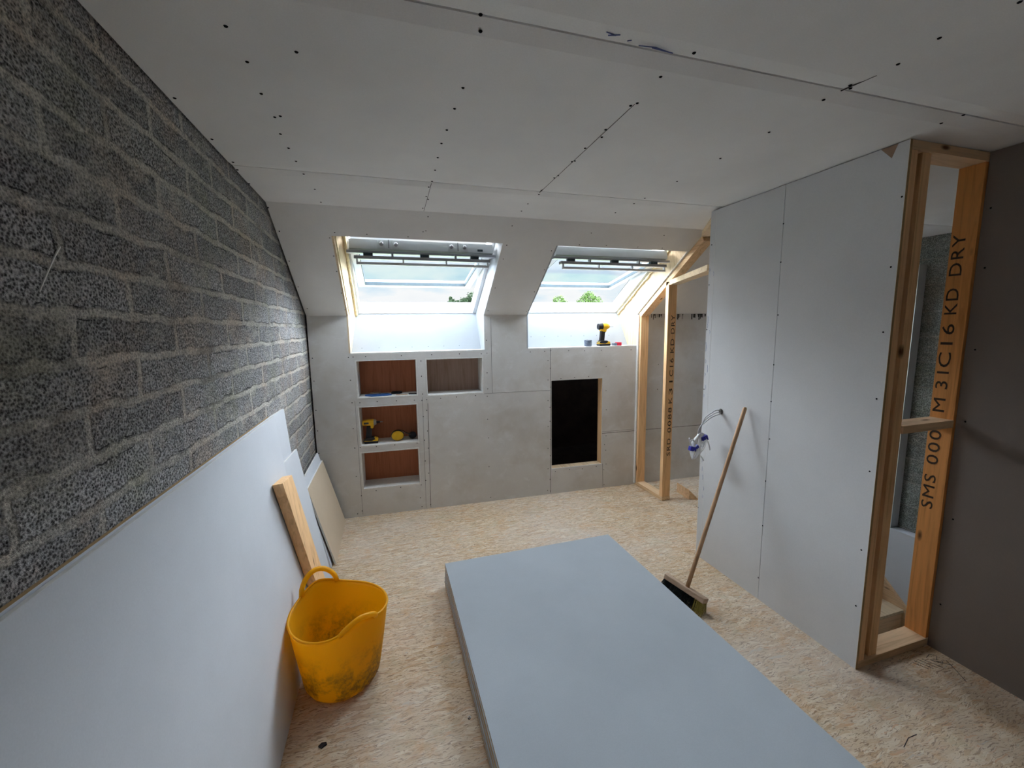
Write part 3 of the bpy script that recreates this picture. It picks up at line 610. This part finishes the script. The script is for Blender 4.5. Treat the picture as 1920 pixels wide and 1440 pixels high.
obox(bm, V((2.462, 3.24, 2.03))+V((0, 0, 0)), d, -n, (0, 0, .040)); mk('header', bm, 'wpale', g)
bm = NB(); d = V((2.12, 2.36, 0))-V((xs0+.0, 2.86, 0)); n = V((d.y, -d.x, 0)).normalized()*.088
obox(bm, V((xs0-.005, 2.84, H-.044)), d, -n, (0, 0, .040)); mk('head_plate', bm, 'wpale', g)
bm = NB(); obox(bm, V((xs0-.0145, ky(xs0)-.028, .02)), (.0125, 0, 0), (0, .027, 0), (0, 0, K-.03)); mk('board_edge', bm, 'edge', g)

# wedge on the floor in the doorway
bm = NB(); prism(bm, [(2.715, 3.17, 0), (2.80, 3.135, 0), (2.715, 3.17, .098)], (.02, .20, 0))
tag(mk('timber_wedge', bm, 'wx', bevel=.001, origin=(2.75, 3.2, 0)), 'small triangular timber wedge on the floor in the doorway beyond the partition', 'timber offcut')

# ------------------------------------------------------------------ stairwell beyond
bm = NB(); box(bm, 4.50, GX-.001, 2.535, 3.9, -.27, 2.165); struct('wall_lining', bm, 'pb', 'plasterboard lining on the gable')
bm = NB(); box(bm, 4.50, GX-.001, -.6, 3.4, -2.2, -.275); struct('wall_stairs', bm, 'pbl', 'pale plasterboard beside the stairs')
bm = NB(); box(bm, 2.15, 3.40, 2.40, 2.42, -2.2, -.023); box(bm, 3.38, 3.40, 2.42, 3.42, -2.2, -.023); box(bm, 3.40, 4.499, 3.40, 3.42, -2.2, -.023); box(bm, 2.15, 2.17, 1.36, 2.40, -2.2, -.023)
box(bm, 2.15, 2.78, 1.34, 1.36, -2.2, -.023); box(bm, 2.76, 2.78, -.6, 1.34, -2.2, -.023); box(bm, 2.76, 4.499, -.62, -.6, -2.2, -.023); box(bm, 2.15, 4.499, -.62, 3.42, -2.25, -2.2)
struct('wall_stairwell', bm, 'pb', 'sides of the stairwell')
g = thing('staircase', V((3.95, 2.3, -1.8)), 'new pine stair treads seen through the narrow stud opening', 'staircase')
for k in range(-3, 6):
    y1 = 2.345+.205*k; z = -.985+.19*k
    if z > -.10: break
    bm = NB(); box(bm, 3.46, 4.47, y1, min(y1+.225, 3.39), z-.028, z); mk('tread', bm, 'wpale', g, bevel=.002)
    bm = NB(); box(bm, 3.46, 4.47, y1+.012, y1+.026, z-.19, z-.028); mk('riser', bm, 'wx', g)
for x0 in (4.471, 3.431):
    bm = NB(); prism(bm, [(x0, 1.6, -1.62), (x0, 2.28, -1.005), (x0, 2.36, -.935), (x0, 3.33, -.035), (x0, 3.33, -.36), (x0, 1.6, -1.95)], (.028, 0, 0)); mk('stringer', bm, 'wy', g)
# ------------------------------------------------------------------ stack of plasterboard on the floor
GRP = 'plasterboard sheets lying stacked on the floor'
NS = 11
def sheet_mesh(nm):
    bm = NB(); box(bm, -.6, .6, -1.2, 1.2, .0, .0125)
    me_ = mk(nm, bm, 'pbs', bevel=.0012)
    me_.data.materials.append(MT['edgedark']); me_.data.materials.append(MT['pbb'])
    for p in me_.data.polygons:
        if abs(p.normal.x) > .7: p.material_index = 1
        elif p.normal.z < -.7: p.material_index = 2
    return me_
s0 = sheet_mesh('plasterboard_sheet')
for k in range(NS):
    o = s0 if k == 0 else s0.copy()
    if k: COL.objects.link(o)
    top = k == NS-1
    o.location = (.896+(0 if top else random.uniform(-.009, .006)), 1.355+(0 if top else random.uniform(-.02, -.004)), k*.0136)
    o.rotation_euler = (0, 0, math.radians(.35)+(0 if top else random.uniform(-.002, .002)))
    tag(o, 'topmost grey plasterboard sheet of the low stack lying on the floor' if top else 'plasterboard sheet under the top one in the low floor stack', 'plasterboard', GRP)

# ------------------------------------------------------------------ things leaning on the block wall
def slab(name, P, th, m, label, cat, edge=None, group=None, bevel=.001):
    """P: 4 corners of the room-side face (bottom a, bottom b, top b, top a); thickness goes away from the room"""
    P = [V(p) for p in P]; n = (P[1]-P[0]).cross(P[3]-P[0]).normalized()
    if n.x > 0: n = -n
    bm = NB(); prism(bm, P, n*th); o = mk(name, bm, m, bevel=bevel, origin=(P[0]+P[1])/2)
    if edge:
        o.data.materials.append(MT[edge])
        for p in o.data.polygons:
            if abs(p.normal.dot(n)) < .9: p.material_index = 1
    return tag(o, label, cat, group)
xt, xf = LX+.032, -.478
slab('plasterboard_sheet', [(xf, .085, 0), (xf, 2.487, 0), (xt, 2.487, 1.211), (xt, .085, 1.216)], .0125, 'pbl', 'big grey plasterboard sheet on its long edge leaning on the block wall, front one', 'plasterboard', 'edge')
slab('plasterboard_sheet', [(xf-.016, .06, 0), (xf-.016, 2.475, 0), (xt-.016, 2.475, 1.213), (xt-.016, .06, 1.219)], .0125, 'pbl', 'plasterboard sheet hidden behind the big leaning sheet, only its top edge showing', 'plasterboard', 'edgedark')
slab('plasterboard_offcut', [(-.535, 2.479, 0), (-.535, 2.797, 0), (-.6235, 2.797, 1.197), (-.6235, 2.479, 1.207)], .0125, 'pbl', 'tallest white plasterboard offcut leaning just past the end of the big sheet', 'plasterboard', 'edge')
slab('plasterboard_offcut', [(-.441, 2.52, 0), (-.441, 2.885, 0), (-.590, 2.885, .915), (-.590, 2.52, .930)], .0125, 'pbl', 'middle-height white plasterboard offcut leaning behind the thick timber', 'plasterboard', 'edge')
slab('plasterboard_offcut', [(-.494, 2.896, 0), (-.442, 2.945, 0), (-.500, 2.956, .275), (-.550, 2.926, .306)], .0125, 'pbl', 'shortest white plasterboard strip leaning between the timber and the tan board', 'plasterboard', 'edge')
slab('plasterboard_offcut', [(-.455, 3.00, 0), (-.455, 3.74, 0), (-.600, 3.70, .655), (-.600, 2.985, .650)], .0125, 'pbl', 'white plasterboard offcut behind the tan board in the far corner', 'plasterboard', 'edge')
slab('plasterboard_offcut', [(-.428, 3.035, 0), (-.428, 3.755, 0), (-.572, 3.725, .580), (-.572, 3.015, .590)], .0125, 'pbb', 'tan board leaning in the far corner, brown face out', 'plasterboard', 'edge')
# thick timber
slab('timber_length', [(-.428, 2.50, 0), (-.428, 2.685, 0), (-.522, 2.386, .904), (-.522, 2.189, .928)], .047, 'wz', 'thick pine timber leaning at an angle behind the yellow tub', 'timber', bevel=.002)
# bits on the floor
bm = NB(); prism(bm, [(-.349, 1.634, 0), (-.337, 1.645, 0), (-.320, 1.643, 0), (-.316, 1.632, 0), (-.328, 1.626, 0), (-.336, 1.620, 0)], (0, 0, .005)); tag(mk('debris_chip', bm, 'blk', origin=(-.333, 1.635, 0)), 'small black chip on the floor in front of the tub', 'debris')
bm = NB(); tube(bm, [V((.257+.006*math.cos(2*PI*k/12), 1.574+.006*math.sin(2*PI*k/12), .0025)) for k in range(12)], .002, 6, closed=True); tag(mk('washer', bm, 'edge', origin=(.257, 1.574, 0)), 'tiny white ring on the floor beside the stack of sheets', 'washer')

# ------------------------------------------------------------------ yellow tub
TC = V((-.283, 1.965, 0))
g = thing('flexible_tub', TC, 'yellow flexible rubber tub with two handles and dirty smears, on the floor', 'tub')
TH = math.radians(121)
NA, NZ = 72, 18
def tub_pt(ang, t, inner):
    z = .34*t
    rb, rt = .158, .222
    r = rb+(rt-rb)*(t**.8)
    if t < .12: r -= .022*(1-t/.12)**2
    dh = math.cos(ang-TH); r *= 1+.035*dh*dh*t
    dn = max(0, math.cos(ang-TH-PI)); r *= 1-.11*(dn**6)*t*t
    r *= 1+.012*math.sin(3*ang+1)*t
    lean = V((-.005, .045, 0))*t
    for c0 in (TH, TH+PI):
        da = (ang-c0+PI) % (2*PI)-PI
        z += (.040 if c0 == TH else .028)*math.exp(-(da/.42)**2)*max(0, (t-.6)/.4)**2
    z -= .012*abs(math.sin(ang-TH))*max(0, (t-.6)/.4)**2
    if inner: r -= .0055
    return TC+V((math.cos(ang)*r, math.sin(ang)*r, z))+lean
bm = NB()
grid = []
for inner in (0, 1):
    rows = [[bm.verts.new(tub_pt(2*PI*k/NA, j/NZ, inner)+V((0, 0, .006 if inner and j == 0 else 0))) for k in range(NA)] for j in range(NZ+1)]
    grid.append(rows)
    for j in range(NZ):
        for k in range(NA):
            q = [rows[j][k], rows[j][(k+1) % NA], rows[j+1][(k+1) % NA], rows[j+1][k]]; bm.faces.new(q if not inner else q[::-1])
    bm.faces.new(rows[0][::-1] if not inner else rows[0])
for k in range(NA):
    bm.faces.new([grid[0][-1][k], grid[0][-1][(k+1) % NA], grid[1][-1][(k+1) % NA], grid[1][-1][k]])
mk('tub_body', bm, 'tub', g, smooth=True)
bm = NB(); tube(bm, [tub_pt(2*PI*k/96, 1, 0)*.5+tub_pt(2*PI*k/96, 1, 1)*.5+V((0, 0, .001)) for k in range(96)], .0058, 8, closed=True, flat=.8); mk('rim', bm, 'tub', g, smooth=True)
for c0, hh, out in ((TH, .062, .012), (TH+PI, .030, .020)):
    pts = []
    for k in range(21):
        u = -1+2*k/20; ang = c0+u*.41
        p = tub_pt(ang, 1, 0); rad = V((math.cos(ang), math.sin(ang), 0))
        e = (1-abs(u)**2.6)**.6 if abs(u) < 1 else 0
        pts.append(p+V((0, 0, hh*e-.004))+rad*(out*e-.003))
    bm = NB(); tube(bm, pts, .0135, 10, flat=.8); mk('handle', bm, 'tub', g, smooth=True)

# ------------------------------------------------------------------ broom
top = V((2.072, 1.968, 1.165)); foot = V((1.668, 1.925, .098)); d = (top-foot).normalized()
g = thing('broom', V((1.66, 1.92, 0)), 'wooden broom with dark green and yellow bristles leaning on the partition', 'broom')
bm = NB(); tube(bm, [foot-d*.012]+[foot+(top-foot)*t for t in (.2, .4, .6, .8, .99)]+[top], .0118, 14, rs=[.0125, .012, .012, .012, .0118, .0118, .007]); mk('handle', bm, 'broomw', g, smooth=True)
ax = V((.30, -.95, 0)).normalized(); ax = (ax-d*ax.dot(d)).normalized(); ay = d.cross(ax)
hc = foot-d*.010+ax*-.01
bm = NB(); obox(bm, hc-ax*.135-ay*.027-d*.022, ax*.27, ay*.054, d*.03); mk('broom_head', bm, 'broomh', g, bevel=.004)
random.seed(5)
for nm, m, u0, u1 in (('bristles', 'bdark', -.13, .085), ('bristles', 'byel', .085, .13)):
    bm = NB()
    n = int((u1-u0)/.0105)
    for iu in range(n+1):
        for iv in range(5):
            for q in range(9):
                u = u0+(u1-u0)*iu/max(n, 1); v = -.021+.0105*iv
                base = hc+ax*(u+random.uniform(-.002, .002))+ay*(v+random.uniform(-.002, .002))-d*.02
                sp = ax*(random.uniform(-.010, .010)+u*.10)+ay*(random.uniform(-.010, .010)+v*.5)
                Lb = .078
                tip = base-d*Lb+sp
                if tip.z < .002: tip = base+(tip-base)*((base.z-.002)/(base.z-tip.z))
                sd = (ax*random.uniform(-1, 1)+ay*random.uniform(-1, 1)).normalized()*.0011
                vs = [bm.verts.new(base-sd), bm.verts.new(base+sd), bm.verts.new(tip+sd*.6), bm.verts.new(tip-sd*.6)]; bm.faces.new(vs)
    o = mk(nm, bm, m, g); o['label'] = 'dark green bristles' if m == 'bdark' else 'yellow end tuft of bristles'; o['kind'] = 'stuff'

# ------------------------------------------------------------------ coiled cable
g = thing('cable_coil', V((PX_, 2.175, 1.097)), 'coiled white and grey electric cable tied with blue tape, hanging out of the partition', 'cable')
random.seed(3)
for k in range(3):
    dz = (k-1)*.015
    bm = NB(); tube(bm, smooth_path([(PX_+.03, 2.175, 1.095+dz*.5), (2.06, 2.175+.004*k, 1.092+dz), (2.02, 2.18, 1.078+dz), (1.977, 2.19, 1.045+dz), (1.945+.006*k, 2.20, .995), (1.945+.008*k, 2.205, .945), (1.968+.012*k, 2.21, .90), (1.975+.01*k, 2.21, .86)], 6), .0038, 8, flat=.8); mk('lead', bm, 'cabg', g, smooth=True)
for k in range(6):
    cx, cz = 1.943+.006*(k-3), .872; rx, rz = .014+.0085*k, .086-.004*(k % 3)
    pts = []
    for j in range(40):
        a_ = 2*PI*j/40
        x = cx+rx*math.cos(a_)+.022*math.sin(a_)*1.1; z = cz+rz*math.sin(a_)
        pts.append((x, 2.205+.004*(k-2)+.004*math.sin(3*a_+k), z))
    bm = NB(); tube(bm, pts, .0043, 8, closed=True); mk('loop', bm, 'cabw', g, smooth=True)
for P in ([(1.868, 2.20, .932), (1.880, 2.20, .895), (1.888, 2.20, .86), (1.905, 2.205, .82)], [(1.89, 2.215, .905), (1.905, 2.21, .915), (1.915, 2.205, .90)], [(1.985, 2.19, .93), (2.010, 2.19, .895), (2.022, 2.185, .855), (2.024, 2.185, .84)], [(1.965, 2.2, .80), (1.985, 2.2, .775), (1.99, 2.2, .765)]):
    bm = NB(); tube(bm, smooth_path(P, 5), .0045, 8); mk('loose_end', bm, 'cabw', g, smooth=True)
for c0, s, r1 in (((1.898, 2.203, .857), (.046, .026, .030), .25), ((1.930, 2.203, .868), (.022, .03, .02), -.6), ((1.985, 2.203, .925), (.045, .034, .026), -.35)):
    bm = NB(); Mx = Matrix.Translation(c0) @ Matrix.Rotation(r1, 4, 'Y') @ Matrix.Diagonal((*s, 1)); bmesh.ops.create_cube(bm, size=1, matrix=Mx); mk('blue_tape', bm, 'blue', g, bevel=.004)
bm = NB(); prism(bm, [(2.0, 2.19, .93), (2.018, 2.19, .912), (2.006, 2.19, .908)], (0, .003, 0)); mk('blue_tape', bm, 'blue', g)
bm = NB(); bmesh.ops.create_cone(bm, cap_ends=True, segments=16, radius1=.019, radius2=.017, depth=.002, matrix=Matrix.Translation((PX_-.0008, 2.175, 1.098)) @ Matrix.Rotation(PI/2, 4, 'Y')); mk('cable_hole', bm, 'gap', g)

# ------------------------------------------------------------------ power tools
def drill(o, fx, label, impact):
    """o: base centre on its surface; points along +x"""
    o = V(o); g = thing('cordless_drill', o, label, 'drill')
    ex = V((1, fx, 0)).normalized(); ey = V((-fx, 1, 0)).normalized(); ez = V((0, 0, 1))
    def P(x, y, z): return o+ex*x+ey*y+ez*z
    def pr(poly, w_, m, name, bev=.004, y0=None):
        bm = NB(); prism(bm, [P(x, -w_/2 if y0 is None else y0, z) for x, z in poly], ey*w_); return mk(name, bm, m, g, bevel=bev)
    pr([(-.052, .0), (.062, .0), (.066, .022), (-.056, .022)], .074, 'blk', 'battery')
    pr([(-.056, .020), (.066, .020), (.062, .044), (.030, .052), (-.030, .050), (-.052, .040)], .070, 'yel', 'battery_clip', .005)
    pr([(-.058, .030), (.012, .024), (.045, .040), (.03, .055), (-.035, .056)], .073, 'blk', 'foot', .004)
    pr([(-.040, .052), (.008, .052), (.012, .10), (.016, .155), (-.030, .158), (-.034, .10)], .036, 'blk', 'grip', .007)
    bm = NB(); prism(bm, [P(.012, -.008, .13), P(.024, -.008, .135), P(.020, -.008, .155), (P(.012, -.008, .158))], ey*.016); mk('trigger', bm, 'blk', g, bevel=.002)
    L_ = -.062 if impact else -.075
    def cyl(x0, x1, r0, r1, z, m, name, seg=20):
        bm = NB(); q = Matrix.Translation(P((x0+x1)/2, 0, z)) @ Matrix.Rotation(math.atan2(fx, 1), 4, 'Z') @ Matrix.Rotation(PI/2, 4, 'Y')
        bmesh.ops.create_cone(bm, cap_ends=True, segments=seg, radius1=r0, radius2=r1, depth=x1-x0, matrix=q); return mk(name, bm, m, g, bevel=.002)
    if impact:
        pr([(-.064, .168), (.005, .166), (.006, .138), (.030, .138), (.034, .165), (.036, .215), (-.02, .218), (-.064, .210)], .058, 'yel', 'motor_housing', .009)
        pr([(-.050, .178), (-.008, .178), (-.008, .196), (-.050, .196)], .0605, 'blk', 'side_label', .002)
        cyl(.034, .056, .030, .022, .188, 'grey', 'nose'); cyl(.056, .088, .011, .009, .188, 'blk', 'chuck'); cyl(.088, .112, .0045, .004, .188, 'grey', 'bit', 10)
    else:
        cyl(-.058, -.012, .030, .036, .196, 'blk', 'rear_cap'); cyl(-.012, .035, .037, .035, .196, 'yel', 'motor_housing')
        pr([(-.034, .150), (.022, .140), (.034, .165), (-.040, .172)], .044, 'yel', 'collar', .006)
        cyl(.035, .062, .034, .020, .196, 'yel', 'nose'); cyl(.060, .070, .012, .009, .194, 'blk', 'chuck'); cyl(.070, .112, .003, .0025, .192, 'grey', 'bit', 8)
    return g
nz = .641+.0125
p = kp(-.185, nz)+EY*.085; drill(p, WA, 'yellow and black impact driver standing in the middle left niche', True)
p = kp(2.103, LEDGE)+EY*.075; drill(p, WA, 'yellow drill driver standing on the right window ledge', False)
# ear defenders
p = kp(.05, nz)+EY*.085
g = thing('ear_defenders', p, 'yellow ear defenders lying in the middle left niche', 'ear defenders')
bm = NB(); bmesh.ops.create_uvsphere(bm, u_segments=24, v_segments=14, radius=1, matrix=Matrix.Translation(p+V((0, 0, .046))) @ Matrix.Diagonal((.054, .026, .045, 1))); mk('ear_cup', bm, 'yel', g, smooth=True)
bm = NB(); tube(bm, [p+V((math.cos(t)*.050, .018, .046+math.sin(t)*.041)) for t in [2*PI*k/28 for k in range(28)]], .010, 8, closed=True); mk('ear_cushion', bm, 'blk', g, smooth=True)
q = p+V((.135, .035, .034))
bm = NB(); bmesh.ops.create_uvsphere(bm, u_segments=20, v_segments=12, radius=1, matrix=Matrix.Translation(q) @ Matrix.Diagonal((.036, .028, .033, 1))); o = mk('ear_cup', bm, 'blk', g, smooth=True); o['label'] = 'black inner side of the second cup'
bm = NB(); tube(bm, smooth_path([p+V((-.035, .01, .088)), p+V((.0, .012, .099)), p+V((.05, .014, .088)), p+V((.085, .022, .060)), q+V((0, 0, .015))], 6), .003, 8); mk('headband', bm, 'blk', g, smooth=True)
bm = NB(); tube(bm, smooth_path([p+V((.045, .0, .078)), p+V((.075, .012, .062)), q+V((-.01, -.02, .01))], 6), .0015, 6); mk('wire', bm, 'grey', g, smooth=True)
# items in the upper left niche
nz = 1.072+.0125
def fitem(name, pts, h_, m, label, cat, bev=.001):
    c0 = sum((V(kp(x, nz)+EY*y) for x, y in pts), V())/len(pts)
    bm = NB(); prism(bm, [kp(x, nz)+EY*y for x, y in pts], (0, 0, h_)); return tag(mk(name, bm, m, bevel=bev, origin=(c0.x, c0.y, nz)), label, cat)
fitem('sandpaper_sheet', [(-.212, .08), (-.15, .02), (.02, .05), (-.02, .12), (-.18, .125)], .012, 'bluesheet', 'dark blue folded sheet lying in the top left niche', 'sheet')
fitem('paper_scrap', [(-.17, .13), (-.10, .12), (-.08, .17), (-.15, .18)], .022, 'tan', 'crumpled tan scrap lying behind the blue sheet', 'paper')
fitem('marker_pen', [(.165, .045), (.235, .03), (.237, .042), (.168, .058)], .010, 'blk', 'short black marker pen at the right of the top left niche', 'pen', .003)
fitem('paper_strip', [(.055, .03), (.155, .02), (.16, .05), (.06, .06)], .004, 'tan', 'flat tan strip lying beside the black marker', 'paper')
fitem('work_glove', [(.01, .12), (.09, .11), (.11, .14), (.10, .18), (.02, .18)], .02, 'blk', 'small dark crumpled item at the back of the top left niche', 'glove', .006)
# cup and tape on the right ledge
p = kp(1.935, LEDGE)+EY*.07
g = thing('screw_cup', p, 'small grey-blue cup of screws on the right window ledge', 'cup')
bm = NB(); bmesh.ops.create_cone(bm, cap_ends=True, segments=24, radius1=.036, radius2=.038, depth=.062, matrix=Matrix.Translation(p+V((0, 0, .031)))); mk('cup', bm, 'bluegrey', g, bevel=.002, smooth=False)
bm = NB()
for k in range(40):
    a_, r_ = random.random()*2*PI, .03*math.sqrt(random.random()); c0 = p+V((math.cos(a_)*r_, math.sin(a_)*r_, .064)); dd = V((random.uniform(-1, 1), random.uniform(-1, 1), random.uniform(-.2, .8))).normalized()*.011
    tube(bm, [c0-dd, c0+dd], .0018, 5)
o = mk('loose_screws', bm, 'grey', g); o['kind'] = 'stuff'
p = kp(2.262, LEDGE)+EY*.07
g = thing('bit_box', p, 'small red and grey bit box on the right window ledge', 'box')
for x0, x1, m, h_, nm in ((-.050, -.016, 'bluegrey', .028, 'grey_end'), (-.016, .036, 'redp', .034, 'red_lid')):
    bm = NB(); obox(bm, p+EX*x0-EY*.025, EX*(x1-x0), EY*.05, (0, 0, h_)); mk(nm, bm, m, g, bevel=.005)

# ------------------------------------------------------------------ outside: field and trees
bm = NB(); box(bm, -150, 150, 8, 300, -3.2, -3.1); tag(mk('ground', bm, 'grass'), None, None, None, 'structure')
def tree(x, y, base, blobs, m, label, seed):
    rnd = random.Random(seed); g = thing('tree', V((x, y, base)), label, 'tree', 'trees beyond the windows')
    bm = NB(); top_ = max(b_[2] for b_ in blobs)-base
    tube(bm, [(x, y, base), (x+.1, y, base+top_*.4), (x-.05, y, base+top_*.75), (x, y, base+top_*.95)], .2, 8, rs=[.28, .2, .13, .05])
    for b_ in blobs:
        tube(bm, [(x, y, base+top_*.35), ((x+b_[0])/2, (y+b_[1])/2, b_[2]-.7), (b_[0], b_[1], b_[2])], .05, 5, rs=[.09, .06, .02])
    mk('trunk', bm, 'bark', g)
    bm = NB()
    for (bx, by, bz, r) in blobs:
        for k in range(int(900*r)):
            a_ = rnd.random()*2*PI; c_ = rnd.uniform(-1, 1); rr = r*(.45+.55*rnd.random()**.5)*(1+.25*math.sin(5*a_+seed)*math.cos(4*c_))
            s_ = math.sqrt(1-c_*c_); p = V((bx+math.cos(a_)*s_*rr, by+math.sin(a_)*s_*rr, bz+.45+c_*rr*.78))
            n_ = V((rnd.uniform(-1, 1), rnd.uniform(-1, 1), rnd.uniform(-1, 1))).normalized(); t_ = n_.orthogonal().normalized(); u_ = n_.cross(t_); sz = rnd.uniform(.04, .10)
            bm.faces.new([bm.verts.new(p-t_*sz), bm.verts.new(p-u_*sz*.6), bm.verts.new(p+t_*sz), bm.verts.new(p+u_*sz*.6)])
    mk('foliage', bm, m, g)
tree(7.3, 38, -3.1, [(5.85, 38, 3.75, .32), (6.3, 38.2, 3.55, .42), (6.9, 37.8, 3.75, .42), (7.75, 38.1, 4.15, .55), (5.75, 38, 4.05, .14), (7.0, 38, 2.9, .7), (8.1, 38, 3.5, .8), (7.4, 38, 3.9, .3)], 'leafd', 'dark spreading tree seen at the lower right of the left roof window', 1)
tree(13.2, 38, -3.1, [(13.1, 38, 3.25, .75), (12.4, 38, 3.1, .7), (13.9, 38, 2.9, .6)], 'leafd', 'darker green tree at the left edge of the right roof window', 2)
tree(16.3, 38, -3.1, [(16.3, 38, 3.9, .55), (15.8, 38, 3.3, .6), (16.8, 38, 3.4, .6), (16.2, 38, 2.7, .9)], 'leaf', 'small round light green tree in the middle of the right roof window', 3)
tree(19.6, 38, -3.1, [(19.5, 38, 4.3, .6), (18.9, 38, 3.7, .7), (20.3, 38, 3.8, .65), (19.6, 38, 3.2, 1.0), (18.1, 38, 3.3, .45), (21.0, 38, 3.0, .5)], 'leaf', 'largest light green bushy tree in the right roof window', 4)
